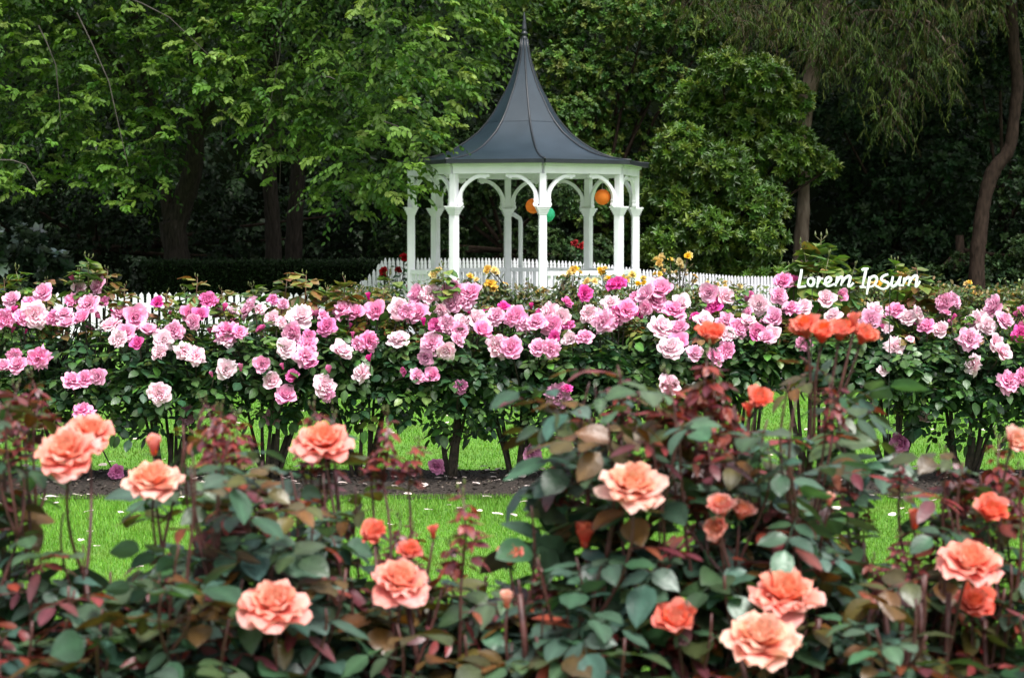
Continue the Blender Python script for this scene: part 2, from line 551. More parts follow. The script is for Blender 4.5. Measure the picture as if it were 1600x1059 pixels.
# ================================================================== GAZEBO
GD = 30.0
GC = P(819, HZ, GD); GC.z = 0
def gazebo():
    g = thing('gazebo', 'white octagonal gazebo with flared dark slate roof and spire', 'gazebo', GC)
    TH = [R(8.5 + 45 * k) for k in range(8)]
    def pt(r, th, z):
        return Vector((r * math.sin(th), -r * math.cos(th), z))
    RC, RE = 1.66, 1.83
    b = MB()
    V = [pt(1.9, t, 0) for t in TH] + [pt(1.9, t, 0.16) for t in TH]
    b.add(V, [(k, (k + 1) % 8, 8 + (k + 1) % 8, 8 + k) for k in range(8)] + [tuple(range(8, 16))])
    link('floor', b.mesh('floor'), M_ceil, g)
    # columns with capital, upper post and two arched brackets
    def bracket_mesh():
        b = MB()
        a, w = 0.43, 0.05
        prof = []
        n = 14
        for i in range(n + 1):
            t = i / n * math.pi / 2
            wid = 0.046 + 0.04 * max(0, 1 - i / 4.0) + 0.022 * max(0, (i - 11) / 3.0)
            ox, oz = a - (a) * math.cos(t), (a) * math.sin(t)
            nx, nz = -math.cos(t), math.sin(t)
            prof.append(((ox, oz), (ox - nx * wid, oz - nz * wid)))
        # outer curve follows the post and the beam, inner curve is the arch
        V = []; F = []
        for (o, i_) in prof:
            for yy in (-w / 2, w / 2):
                V.append((o[0], yy, o[1])); V.append((i_[0], yy, i_[1]))
        for k in range(n):
            A, B = k * 4, k * 4 + 4
            F += [(A, A + 1, B + 1, B), (A + 2, B + 2, B + 3, A + 3), (A, B, B + 2, A + 2), (A + 1, A + 3, B + 3, B + 1)]
        F += [(0, 2, 3, 1), (n * 4, n * 4 + 1, n * 4 + 3, n * 4 + 2)]
        b.add(V, F)
        # scrolls at both ends
        for cx, cz, r in ((0.055, -0.002, 0.036), (0.05, 0.06, 0.032), (a - 0.02, a - 0.05, 0.028), (a + 0.022, a - 0.03, 0.027)):
            k = 12
            V = [(cx + r * math.cos(6.283 * i / k), s * (w / 2 + 0.004), cz + r * math.sin(6.283 * i / k)) for s in (-1, 1) for i in range(k)]
            b.add(V, [(i, (i + 1) % k, k + (i + 1) % k, k + i) for i in range(k)] + [tuple(range(k))[::-1], tuple(range(k, 2 * k))])
        return b.mesh('bracket')
    bm = bracket_mesh()
    shaft = MB()
    shaft.box((0, 0, 1.03), (0.1, 0.1, 1.74))
    shaft.box((0, 0, 0.26), (0.13, 0.13, 0.2))
    for s in (-1, 1):                                       # planted strip on the faces
        shaft.box((0, s * 0.0515, 1.15), (0.062, 0.008, 1.36))
        shaft.box((s * 0.0515, 0, 1.15), (0.008, 0.062, 1.36))
    shaft_m = shaft.mesh('column')
    capm = MB()
    for z, w, h in ((1.905, 0.12, 0.02), (1.925, 0.134, 0.02), (1.948, 0.152, 0.026), (1.975, 0.176, 0.028), (2.0, 0.2, 0.022)):
        capm.box((0, 0, z), (w, w, h))
    cap_m = capm.mesh('capital')
    up = MB(); up.box((0, 0, 2.235), (0.092, 0.092, 0.448))
    up_m = up.mesh('upper_post')
    half = math.sin(R(22.5))
    for k, t in enumerate(TH):
        M = Matrix.Translation(pt(RC, t, 0)) @ Matrix.Rotation(t, 4, 'Z')
        c = link('column', shaft_m, M_white, g, M)
        link('capital', cap_m, M_white, c)
        link('upper_post', up_m, M_white, c)
        for s in (-1, 1):
            # along the octagon side towards the neighbour
            ang = s * R(22.5)
            if s == 1:
                m = Matrix.Rotation(ang, 4, 'Z') @ Matrix.Translation((0.042, 0, 2.035))
            else:
                m = Matrix.Rotation(ang + math.pi, 4, 'Z') @ Matrix.Translation((0.042, 0, 2.035))
            link('bracket', bm, M_white, c, m)
        # beam and rails of the side to the next column
        a, b_ = pt(RC, t, 0), pt(RC, TH[(k + 1) % 8], 0)
        d = (b_ - a).normalized()
        z = Vector((0, 0, 1))
        q = MB(); q.bar(a + z * 2.528, b_ + z * 2.528, 0.115, 0.135)
        link('beam', q.mesh('beam'), M_white, g)
        q = MB(); n_out = pt(1, (t + R(22.5)), 0)
        q.bar(a + z * 2.59 + n_out * 0.075, b_ + z * 2.59 + n_out * 0.075, 0.03, 0.05)
        link('frieze_board', q.mesh('frieze_board'), M_white, g)
        # eave gutter
        a2, b2 = pt(RE, t, 0), pt(RE, TH[(k + 1) % 8], 0)
        q = MB(); q.bar(a2 + z * 2.625, b2 + z * 2.625, 0.05, 0.055)
        link('gutter', q.mesh('gutter'), M_rooftrim, g)
        if k not in (7,):                                    # the entrance side (front left of centre) stays open
            q = MB(); q.bar(a + z * 1.075 + d * 0.06, b_ + z * 1.075 - d * 0.06, 0.085, 0.06)
            rail = link('handrail', q.mesh('handrail'), M_white, g)
            q = MB(); q.bar(a + z * 0.30 + d * 0.06, b_ + z * 0.30 - d * 0.06, 0.06, 0.05)
            link('bottom_rail', q.mesh('bottom_rail'), M_white, rail)
            L = (b_ - a).length
            for i in range(11):
                p = a + d * (L * (i + 1) / 12)
                q = MB(); q.bar(p + z * 0.325, p + z * 1.045, 0.042, 0.022, up=d.cross(z))
                link('baluster', q.mesh('baluster'), M_white, rail)
    # ceiling
    q = MB(); V = [pt(RE - 0.05, t, 2.602) for t in TH]
    q.add(V, [tuple(range(8))]); link('ceiling', q.mesh('ceiling'), M_ceil, g)
    # bell roof: eight curved panels, ribs on the hips, a lap seam
    prof = [(1.86, 2.652), (1.68, 2.668), (1.50, 2.695), (1.32, 2.735), (1.16, 2.785), (1.0, 2.86), (0.85, 2.955), (0.68, 3.085), (0.54, 3.24), (0.43, 3.40), (0.345, 3.56),
            (0.26, 3.71), (0.195, 3.85), (0.14, 4.0), (0.095, 4.14), (0.062, 4.3), (0.042, 4.45)]
    for k, t in enumerate(TH):
        t2 = t + R(45)
        for part, (i0, i1) in (('roof_panel', (0, 9)), ('roof_panel', (8, len(prof)))):
            q = MB(); V = []; lift = 0.006 if i0 else 0
            for r, z in prof[i0:i1]:
                r += lift
                for j in range(5):
                    f = j / 4
                    V.append(pt(r, t, z) * (1 - f) + pt(r, t2, z) * f)
            m = len(V) // 5
            q.add(V, [(i * 5 + j, i * 5 + j + 1, i * 5 + j + 6, i * 5 + j + 5) for i in range(m - 1) for j in range(4)])
            link(part, q.mesh('roof_panel', True), M_roof, g)
        q = MB(); q.tube([pt(r + 0.004, t, z + 0.004) for r, z in prof], [0.017] * 9 + [0.014] * 8, 6)
        link('roof_rib', q.mesh('roof_rib', True), M_rooftrim, g)
        for rr, zz, f in ((0.62, 3.145, 0.12), (0.62, 3.145, 0.88), (0.62, 3.145, 0.5)):
            pass
    q = MB()
    q.lathe([(0.0, 4.44), (0.05, 4.44), (0.052, 4.47), (0.036, 4.485), (0.036, 4.51), (0.05, 4.52), (0.05, 4.545), (0.034, 4.555), (0.034, 4.58), (0.042, 4.59), (0.036, 4.61),
             (0.026, 4.70), (0.010, 4.83), (0.0, 4.85)], 12)
    link('finial', q.mesh('finial', True), M_rooftrim, g)
    # rain pipe at the back column
    tb = TH[4]
    o = pt(RC, tb, 0)
    pts = [o + Vector((0.03, 0.06, 1.93)), o + Vector((0.10, 0.05, 1.92)), o + Vector((0.19, 0.04, 1.86)), o + Vector((0.2, 0.04, 1.8)), o + Vector((0.2, 0.04, 0.1))]
    q = MB(); q.tube(pts, 0.036, 8); link('downpipe', q.mesh('downpipe', True), M_white, g)
    return g
gazebo()

# lanterns
def lantern(px, py, d, dia, col, label, top):
    c = P(px, py, d)
    t = thing('paper_lantern', label, 'lantern', c - Vector((0, 0, dia / 2)), 'paper lanterns hung in the gazebo')
    m, tr, out = new_mat('paper_' + label.split()[0])
    b = N(tr, 'ShaderNodeBsdfPrincipled', Roughness=0.8)
    tc = N(tr, 'ShaderNodeTexCoord')
    no = N(tr, 'ShaderNodeTexNoise', Scale=9.0, Detail=4.0)
    tr.links.new(tc.outputs['Object'], no.inputs['Vector'])
    cr = N(tr, 'ShaderNodeValToRGB')
    cr.color_ramp.elements[0].color = (*[x * 0.85 for x in col], 1); cr.color_ramp.elements[1].color = (*col, 1)
    tr.links.new(no.outputs[0], cr.inputs[0])
    tr.links.new(cr.outputs[0], b.inputs['Base Color'])
    ts = N(tr, 'ShaderNodeBsdfTranslucent'); tr.links.new(cr.outputs[0], ts.inputs[0])
    mx = N(tr, 'ShaderNodeMixShader'); mx.inputs[0].default_value = 0.55
    tr.links.new(b.outputs[0], mx.inputs[1]); tr.links.new(ts.outputs[0], mx.inputs[2])
    tr.links.new(mx.outputs[0], out.inputs[0])
    q = MB(); prof = []
    for i in range(33):
        a = -math.pi / 2 * 0.93 + math.pi * 0.93 * i / 32
        r = dia / 2 * math.cos(a) * (1 - (0.012 if i % 2 else 0))
        prof.append((r, dia / 2 + dia / 2 * math.sin(a)))
    q.lathe(prof, 28)
    link('shade', q.mesh('shade', True), m, t)
    q = MB(); q.tube([(0.028 * math.cos(a), 0.028 * math.sin(a), dia * 0.985) for a in [6.283 * k / 12 for k in range(13)]], 0.003, 5)
    link('wire_ring', q.mesh('wire_ring'), M_white, t)
    q = MB(); q.tube([(0, 0, dia * 0.985), (0, 0, 2.604 - t.location.z)], 0.0015, 4)
    link('string', q.mesh('string'), M_white, t)
ORG, GRN = (1.0, 0.33, 0.04), (0.06, 0.62, 0.34)
lantern(833, 322, 28.62, 0.21, ORG, 'orange round paper lantern half hidden behind the front column', 0)
lantern(855, 335, 28.66, 0.215, GRN, 'green round paper lantern hung behind the front column', 0)
lantern(941.5, 308, 29.05, 0.22, ORG, 'orange round paper lantern under the right hand arch', 0)

# ================================================================== PICKET FENCE
def fence():
    def picket(w, name):
        q = MB(); h = 1.0; t = 0.018
        pr = [(-w / 2, 0), (w / 2, 0), (w / 2, 0.905), (w * 0.36, 0.925), (w * 0.5, 0.94), (0, 1.0), (-w * 0.5, 0.94), (-w * 0.36, 0.925), (-w / 2, 0.905)]
        V = [(x, s * t / 2, z) for s in (-1, 1) for x, z in pr]
        k = len(pr)
        q.add(V, [tuple(range(k)), tuple(range(k, 2 * k))[::-1]] + [(i, k + i, k + (i + 1) % k, (i + 1) % k) for i in range(k)])
        return q.mesh('picket')
    pm = picket(0.066, 'picket')
    # sections as (photo x, tip y, distance)
    secs = [('low white picket fence at left in front of the elm trunk', [(90, 457, 30.6), (300, 457, 31.2), (545, 458, 32.0)]),
            ('white picket fence section sweeping upward toward the gazebo', [(550, 452, 32.0), (575, 431, 32.3), (597, 407, 32.6)]),
            ('tall white picket fence running behind the gazebo', [(602, 403, 32.7), (800, 403, 35.5), (850, 406, 36.2), (930, 410, 37.3), (1000, 420, 38.3)]),
            ('white picket fence receding to the right of the gazebo', [(1006, 421, 38.4), (1060, 424, 39.2), (1150, 431, 40.6), (1275, 432, 42.4)])]
    for label, pl in secs:
        tips = [P(*p) for p in pl]
        f = thing('picket_fence', label, 'fence', (tips[0].x, tips[0].y, 0), 'white picket fence sections')
        base = Vector((tips[0].x, tips[0].y, 0))
        seg = [(tips[i + 1].xy - tips[i].xy).length for i in range(len(tips) - 1)]
        tot = sum(seg); n = max(2, int(tot / 0.103))
        def at(s):
            for i, L in enumerate(seg):
                if s <= L or i == len(seg) - 1:
                    return tips[i].lerp(tips[i + 1], min(1, s / L)), (tips[i + 1] - tips[i])
                s -= L
        rng = random.Random(3)
        for k in range(n + 1):
            p, d = at(tot * k / n)
            M = Matrix.Translation((p.x - base.x, p.y - base.y, 0.03)) @ Matrix.Rotation(math.atan2(d.y, d.x) + rng.uniform(-.03, .03), 4, 'Z') @ Matrix.Rotation(rng.uniform(-.008, .008), 4, 'Y') @ Matrix.Diagonal((1, 1, p.z - 0.03, 1))
            link('picket', pm, M_white, f, M)
        for i in range(len(tips) - 1):
            a, b = tips[i], tips[i + 1]
            dd = (b - a); dd.z = 0; dd.normalize(); off = Vector((-dd.y, dd.x, 0)) * 0.032
            for fr in (0.22, 0.74):
                q = MB(); q.bar(Vector((a.x, a.y, a.z * fr)) + off - base, Vector((b.x, b.y, b.z * fr)) + off - base, 0.035, 0.07)
                link('rail', q.mesh('rail'), M_white, f)
            q = MB(); q.box((a.x - base.x + off.x * 2.7, a.y - base.y + off.y * 2.7, a.z * 0.46), (0.09, 0.09, a.z * 0.92))
            link('post', q.mesh('post'), M_white, f)
fence()

# ================================================================== WOODS
def trunk(parent, name, pts, rads, mat, n=14, seed=0):
    rng = random.Random(seed)
    pts = [Vector(p) for p in pts]
    # subdivide with a light wobble
    P2, R2 = [], []
    for i in range(len(pts) - 1):
        for j in range(6):
            t = j / 6
            a = pts[max(i - 1, 0)]; b = pts[i]; c = pts[i + 1]; d = pts[min(i + 2, len(pts) - 1)]
            q = 0.5 * ((2 * b) + (c - a) * t + (2 * a - 5 * b + 4 * c - d) * t * t + (3 * b - a - 3 * c + d) * t ** 3)
            P2.append(q); R2.append((rads[i] * (1 - t) + rads[i + 1] * t) * rng.uniform(0.95, 1.05))
    P2.append(pts[-1]); R2.append(rads[-1])
    q = MB(); q.tube(P2, R2, n)
    V = q.V
    q.V = [(v[0] + rng.uniform(-.012, .012), v[1] + rng.uniform(-.012, .012), v[2]) for v in V]
    me = q.mesh(name, True)
    return link(name, local(parent, me), mat, parent)

def gp(px, d):
    return Vector((gx(px, d), d, 0))

def crown(parent, v, f, c, mat, name='crown'):
    return link(name, local(parent, np_mesh(name, v, f, c)), mat, parent, kind='stuff')

ELM = [(0.032, 0.08, 0.010), (0.023, 0.06, 0.008), (0.046, 0.10, 0.013), (0.018, 0.047, 0.007), (0.06, 0.12, 0.018)]
# ---- the elm on the left: drooping sprays
def elm():
    rng = np.random.default_rng(21)
    d0 = 37.0
    t = thing('elm_tree', 'broad elm with forked dark trunk and drooping light green sprays', 'tree', gp(281, d0))
    trunk(t, 'trunk', [P(286, 600, d0), P(283, 470, d0), P(276, 400, d0), P(268, 345, d0)], [0.36, 0.28, 0.24, 0.22], M_bark, 18, 1)
    trunk(t, 'limb', [P(270, 360, d0), P(262, 320, d0), P(254, 262, d0 + .2), P(240, 180, d0 + .4), P(215, 60, d0), P(190, -160, d0 - 1)], [0.13, 0.12, 0.1, 0.09, 0.08, 0.05], M_bark, 12, 2)
    trunk(t, 'limb', [P(271, 358, d0), P(288, 310, d0), P(303, 255, d0 - .2), P(307, 180, d0 - .4), P(312, 60, d0 - .5), P(330, -160, d0 - 1)], [0.22, 0.2, 0.165, 0.14, 0.12, 0.07], M_bark, 12, 3)
    trunk(t, 'limb', [P(303, 220, d0), P(390, 80, d0 - 2), P(520, -20, d0 - 4), P(650, -30, d0 - 6.5)], [0.1, 0.085, 0.065, 0.03], M_bark, 8, 4)
    trunk(t, 'limb', [P(240, 190, d0), P(150, 60, d0 - 2), P(60, 0, d0 - 4)], [0.1, 0.07, 0.03], M_bark, 8, 5)
    # boughs: centre lines from which the sprays hang; lower edge of the crown as in the photo
    xs = np.array([-120, 0, 60, 120, 200, 245, 280, 330, 400, 450, 520, 600, 660, 720, 780, 840])
    lo = np.array([300, 285, 300, 270, 315, 285, 190, 150, 255, 270, 320, 325, 285, 165, 70, -40])
    n = 6800
    px = rng.uniform(-120, 820, n)
    edge = np.interp(px, xs, lo)
    py = edge - 20 - (edge + 200) * rng.uniform(0, 1, n) ** 1.25
    # clumping
    k = np.sin(px * 0.031 + 1.3 * np.sin(py * 0.023)) * np.sin(py * 0.037 + 1.7 * np.sin(px * 0.017))
    keep = rng.uniform(0, 1, n) < 0.5 + 0.6 * k
    px, py = px[keep], py[keep]; n = len(px)
    fr = rng.uniform(0, 1, n) ** 1.6
    dmin = np.interp(px, [-100, 200, 500, 640, 800], [31.5, 33.0, 31.5, 28.0, 33.5])
    d = dmin + fr * 7.5
    st = Pn(px, py, d)
    dirs = np.stack([rng.normal(0, 0.8, n) + (px - 300) / 900, rng.normal(-0.45, 0.5, n), rng.normal(0.0, 0.35, n)], -1)
    cols = palette(rng, n, ELM, 0.18)
    (v, f, c), pos = sprays(rng, st, dirs, rng.uniform(0.3, 0.85, n), 13, 0.125, 0.066, cols, droop=0.45)
    crown(t, v, f, c, M_elm)
    # fresh leafy tips at the bough ends, colour lightened to paint in sky highlights
    m = 620
    px2 = rng.uniform(-40, 790, m); e2 = np.interp(px2, xs, lo)
    py2 = e2 + 15 - (e2 + 60) * rng.uniform(0, 1, m) ** 1.0
    d2 = np.interp(px2, [-100, 200, 500, 640, 700, 800], [31.2, 32.4, 31.2, 27.9, 29.5, 33.0]) + rng.uniform(0, 2.2, m)
    st2 = Pn(px2, py2, d2)
    dr2 = np.stack([rng.normal(0.25, 0.75, m), rng.normal(-0.5, 0.35, m), rng.normal(0.12, 0.25, m)], -1)
    (v, f, c), _ = sprays(rng, st2, dr2, rng.uniform(0.22, 0.5, m), 16, 0.125, 0.075, palette(rng, m, [(0.10, 0.19, 0.028), (0.085, 0.17, 0.025), (0.15, 0.24, 0.05)], 0.15), droop=0.3, up=1.4)
    crown(t, v, f, c, M_elm, 'leafy_tips')
    idx = rng.choice(n, 420, replace=False)
    link('twigs', local(t, twig_mesh('twigs', pos, st, idx, 0.0055)), M_twig, t, kind='stuff')
    # long bare hanging twigs
    q = MB()
    for x0, y0, x1, y1, dd in ((440, -10, 415, 200, 32), (590, 0, 560, 110, 31), (180, -10, 330, 90, 32), (60, 40, 95, 190, 32), (0, 250, 60, 290, 31), (425, 40, 437, 300, 33),
                              (600, 190, 660, 260, 28.6), (500, 120, 540, 160, 31), (330, 130, 345, 230, 33), (120, 20, 200, 260, 31.8), (735, -30, 765, 50, 33.6)):
        a, b = P(x0, y0, dd), P(x1, y1, dd)
        m = a.lerp(b, 0.5) + Vector((0.1, 0, 0.12))
        q.tube([a, a.lerp(m, .5) + Vector((0, 0, .03)), m, m.lerp(b, .5), b], [0.012, 0.011, 0.009, 0.007, 0.004], 5)
    link('hanging_twigs', local(t, q.mesh('hanging_twigs')), M_twig, t, kind='stuff')
    # unseen high part of the crown, added dense to shade the wood below
    m = 2300
    st = np.stack([rng.uniform(-13, 0.8, m), rng.uniform(31.0, 43, m), rng.uniform(6.6, 12, m)], -1)
    dirs = np.stack([rng.normal(0, 1, m), rng.normal(-0.2, 0.7, m), rng.normal(0.1, 0.4, m)], -1)
    (v, f, c), _ = sprays(rng, st, dirs, rng.uniform(0.8, 1.6, m), 14, 0.22, 0.15, palette(rng, m, ELM, 0.18), droop=0.5)
    crown(t, v, f, c, M_elm, 'unseen_upper_crown')
elm()

# ---- slimmer trunks behind the elm
def back_tree(label, px, d, pts, rads, mat, seed, zlo=6.0, crown_r=2.6, cols=None, name='woodland_tree', n=420):
    rng = np.random.default_rng(seed)
    t = thing(name, label, 'tree', gp(px, d), 'trees of the wood behind the garden')
    trunk(t, 'trunk', [P(x, y, d) for x, y in pts], rads, mat, 12, seed)
    top = P(pts[-1][0], pts[-1][1], d)
    st = np.stack([top.x + rng.normal(0, crown_r * 0.6, n), d + rng.normal(0, crown_r * 0.6, n), rng.uniform(zlo, 13, n)], -1)
    dirs = rng.normal(0, 1, (n, 3)) * np.array([1, 1, 0.4])
    (v, f, c), _ = sprays(rng, st, dirs, rng.uniform(0.8, 1.5, n), 14, 0.2, 0.12, palette(rng, n, cols or EVER, 0.2), droop=0.4)
    crown(t, v, f, c, M_ever)
    return t
EVER = [(0.012, 0.03, 0.009), (0.016, 0.04, 0.011), (0.024, 0.055, 0.014), (0.009, 0.023, 0.008)]
back_tree('straight grey brown trunk right of the forked elm', 428, 41, [(430, 640), (428, 420), (425, 330), (420, 250), (424, 120), (426, -60), (430, -250)], [0.2, 0.17, 0.155, 0.145, 0.13, 0.11, 0.08], M_bark, 31)
back_tree('second straight trunk close beside the first, nearer the gazebo', 459, 42, [(459, 640), (458, 420), (462, 320), (468, 220), (474, 100), (480, -60), (484, -250)], [0.2, 0.18, 0.16, 0.15, 0.13, 0.11, 0.08], M_bark, 32)
back_tree('curving brown trunk at the right edge of the picture', 1526, 42.5, [(1522, 640), (1526, 420), (1530, 372), (1537, 318), (1552, 268), (1577, 232), (1585, 178), (1590, 130), (1584, 70), (1581, 0), (1578, -120), (1570, -250)],
          [0.22, 0.165, 0.155, 0.145, 0.15, 0.13, 0.12, 0.125, 0.12, 0.115, 0.1, 0.08], M_barkB, 33)

def knot():
    pass

# ---- pale barked gum with hanging narrow leaves
def gum():
    rng = np.random.default_rng(41)
    d = 43.4
    t = thing('gum_tree', 'pale barked gum tree with hanging narrow olive leaves', 'tree', gp(1252, d), 'trees of the wood behind the garden')
    trunk(t, 'trunk', [P(1248, 640, d), P(1252, 450, d), P(1252, 380, d), P(1256, 300, d), P(1256, 215, d), P(1262, 150, d), P(1272, 105, d), P(1284, 30, d), P(1300, -120, d), P(1310, -260, d)],
          [0.26, 0.2, 0.17, 0.12, 0.13, 0.17, 0.18, 0.16, 0.13, 0.09], M_barkP, 14, 7)
    trunk(t, 'limb', [P(1280, 60, d), P(1350, 20, d - 1), P(1440, 30, d - 2), P(1480, 70, d - 2.5)], [0.09, 0.06, 0.04, 0.02], M_barkP, 8, 8)
    # hanging foliage masses
    cl = [(1110, 10, 60, 40), (1200, 20, 80, 40), (1290, 30, 70, 45), (1380, 30, 80, 45), (1450, 70, 50, 70), (1480, 100, 30, 50), (1400, 130, 50, 50), (1330, 90, 60, 40), (1280, 80, 40, 30),
          (1180, 50, 60, 35), (1520, 20, 60, 40), (1460, 20, 70, 30), (1390, 190, 35, 25)]
    px = []; py = []
    for x, y, rx, ry in cl:
        k = int(rx * ry / 30)
        px += list(x + rng.normal(0, rx * 0.55, k)); py += list(y + rng.normal(0, ry * 0.55, k))
    px = np.array(px); py = np.array(py); n = len(px)
    dd = d - 2.0 + rng.normal(0, 0.9, n)
    st = Pn(px, py - 12, dd)
    dirs = np.stack([rng.normal(0, 0.6, n), rng.normal(-0.2, 0.5, n), rng.normal(-0.25, 0.3, n)], -1)
    cols = palette(rng, n, [(0.034, 0.064, 0.009), (0.026, 0.052, 0.008), (0.058, 0.085, 0.013), (0.035, 0.03, 0.01)], 0.2)
    (v, f, c), pos = sprays(rng, st, dirs, rng.uniform(0.3, 0.7, n), 16, 0.14, 0.022, cols, droop=0.7, side=0.5, hang=0.8)
    crown(t, v, f, c, M_elm)
    idx = rng.choice(n, min(n, 260), replace=False)
    link('twigs', local(t, twig_mesh('twigs', pos, st, idx, 0.006)), noise_mat('reddish_twig', (0.03, 0.014, 0.012), (0.08, 0.04, 0.036), 12, 0.8), t, kind='stuff')
    m = 1000  # unseen crown above the frame, added to keep the wood behind in shade
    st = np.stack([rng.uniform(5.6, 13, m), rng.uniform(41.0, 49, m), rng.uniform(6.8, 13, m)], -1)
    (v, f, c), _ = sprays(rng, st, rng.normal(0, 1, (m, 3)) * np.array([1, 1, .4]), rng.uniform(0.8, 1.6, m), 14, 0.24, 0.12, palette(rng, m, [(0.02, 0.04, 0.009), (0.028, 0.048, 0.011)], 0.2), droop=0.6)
    crown(t, v, f, c, M_elm, 'unseen_upper_crown')
gum()

# ---- bright glossy tree right of the gazebo
def lobes_px(lst, d, depth=1.0):
    out = []
    for x, y, r in lst:
        dd = d + random.Random(int(x * 7 + y)).uniform(-0.5, 0.5) * depth
        c = P(x, y, dd); s = r * dd / FP * 0.92
        out.append((c.x, c.y, c.z, s, s, s * 0.8))
    return out

def lobed_tree(name, label, px, d, lst, nros, per, L, Wd, cols, mat, seed, spread=0.9, catg='tree', depth=1.0, trunk_pts=None, upbias=0.5, group=None):
    rng = np.random.default_rng(seed)
    t = thing(name, label, catg, gp(px, d + 0.4), group)
    lob = lobes_px(lst, d, depth)
    p, ax = lobe_points(rng, lob, nros)
    axis = nrm(ax + np.array([0, -0.1, upbias]) + rng.normal(0, 0.25, ax.shape))
    v, f, c = rosettes(rng, p, axis, per, L, Wd, palette(rng, nros, cols, 0.18), spread)
    # leaves scattered inside so that the crown is not hollow
    m = nros // 2
    p2, a2 = lobe_points(rng, lob, m)
    cen = np.array([(l[0], l[1], l[2]) for l in lob])
    p2 = p2 - a2 * rng.uniform(0.1, 0.45, (m, 1))
    v2, f2, c2 = rosettes(rng, p2, a2 + rng.normal(0, .4, a2.shape), max(5, per - 3), L, Wd, palette(rng, m, cols, 0.18), spread)
    v, f, c = cat([(v, f, c), (v2, f2, c2)])
    keep_z = v[:, 2].min()
    v[:, 2] = np.maximum(v[:, 2], 0.02)
    crown(t, v, f, c, mat)
    q = MB()
    base = Vector((t.location.x, t.location.y, 0))
    q.tube([base, base + Vector((0.03, 0, 0.7)), base + Vector((0, 0.1, 1.6))], [0.13, 0.11, 0.09], 9)
    link('trunk', local(t, q.mesh('trunk', True)), M_barkB, t)
    q = MB()
    for l in lob:
        q.tube([base + Vector((0, 0.1, 1.3)), Vector((l[0] * .5 + base.x * .5, l[1] * .4 + base.y * .6, l[2] * .6 + .5)), Vector((l[0], l[1], l[2]))], [0.05, 0.035, 0.015], 6)
    link('limbs', local(t, q.mesh('limbs')), M_barkB, t)
    return t
GL = [(0.10, 0.20, 0.022), (0.075, 0.165, 0.02), (0.17, 0.27, 0.038), (0.05, 0.12, 0.018), (0.15, 0.23, 0.03), (0.065, 0.145, 0.02)]
lobed_tree('glossy_leaved_tree', 'bright green glossy leaved tree right of the gazebo', 1140, 42.6,
           [(1130, 112, 46), (1190, 125, 52), (1085, 165, 50), (1235, 160, 40), (1160, 190, 62), (1065, 235, 55), (1225, 235, 55), (1130, 270, 66), (1262, 255, 40), (1050, 315, 50), (1180, 322, 60),
            (1105, 362, 56), (1190, 372, 44), (1035, 385, 42), (1298, 262, 17), (1140, 425, 54), (1075, 430, 46), (1190, 430, 42), (1165, 480, 50), (1095, 480, 52)],
           2700, 11, 0.14, 0.043, GL, M_gloss, 51)
# ---- evergreen wall behind the gazebo
lobed_tree('evergreen_tree', 'dark small leaved evergreen tree rising behind the gazebo spire', 930, 45.0,
           [(860, 20, 60), (930, 40, 70), (1010, 30, 60), (1060, 60, 60), (880, 110, 60), (960, 130, 70), (1030, 130, 55), (900, 190, 60), (980, 220, 65), (860, 180, 40), (920, 260, 60), (1010, 290, 60),
            (940, 330, 60), (1000, 380, 60), (900, -60, 90), (1010, -60, 90), (1100, -30, 70), (1120, 40, 55)],
           3600, 9, 0.105, 0.05, [(0.034, 0.082, 0.013), (0.022, 0.058, 0.011), (0.055, 0.11, 0.018), (0.085, 0.12, 0.022)], M_ever, 52, 1.1, depth=3.0)
lobed_tree('evergreen_shrub', 'dark evergreen shrub behind the gazebo columns and fence', 790, 41.0,
           [(650, 300, 60), (720, 310, 60), (790, 300, 60), (860, 310, 55), (680, 380, 60), (760, 390, 60), (840, 390, 60), (920, 400, 50), (620, 390, 50), (700, 450, 60), (800, 460, 60), (900, 460, 60), (740, 240, 60), (660, 230, 60), (820, 230, 55)],
           2400, 9, 0.085, 0.042, [(0.022, 0.05, 0.013), (0.015, 0.036, 0.010), (0.036, 0.066, 0.018)], M_ever, 53, 1.1, 'shrub', depth=3.0)
# ---- dark broad leaved shrubs at the right
DK = [(0.013, 0.034, 0.012), (0.019, 0.047, 0.015), (0.010, 0.026, 0.010), (0.028, 0.06, 0.02)]
GRW = 'dark shrubs of the wood edge'
lobed_tree('broadleaf_shrub', 'dark broad leaved shrub between the pale trunk and the curving trunk', 1400, 46.0,
           [(1310, 190, 55), (1380, 220, 60), (1450, 190, 60), (1330, 280, 60), (1410, 290, 65), (1490, 260, 60), (1350, 360, 60), (1440, 370, 60), (1300, 420, 55), (1400, 440, 60), (1480, 440, 60), (1500, 340, 50)],
           1300, 8, 0.15, 0.07, DK, M_ever, 54, 1.0, 'shrub', depth=3.0, group=GRW)
lobed_tree('broadleaf_shrub', 'dark glossy shrub behind the curving trunk at the right edge', 1570, 44.5,
           [(1530, 120, 60), (1600, 90, 60), (1620, 200, 70), (1540, 190, 50), (1600, 300, 70), (1560, 380, 60), (1620, 420, 70), (1540, 450, 60), (1680, 300, 80), (1560, 30, 60)],
           1300, 8, 0.13, 0.06, DK + [(0.05, 0.10, 0.03)], M_ever, 55, 1.0, 'shrub', depth=2.5, group=GRW)
lobed_tree('broadleaf_shrub', 'low dark shrub beneath the curving trunk right of the lettering', 1500, 43.6,
           [(1440, 440, 40), (1500, 425, 40), (1560, 440, 45), (1600, 400, 45), (1470, 480, 50), (1540, 490, 50), (1610, 480, 50)],
           800, 8, 0.09, 0.045, [(0.028, 0.06, 0.018), (0.045, 0.085, 0.024)], M_ever, 56, 1.0, 'shrub', group=GRW)
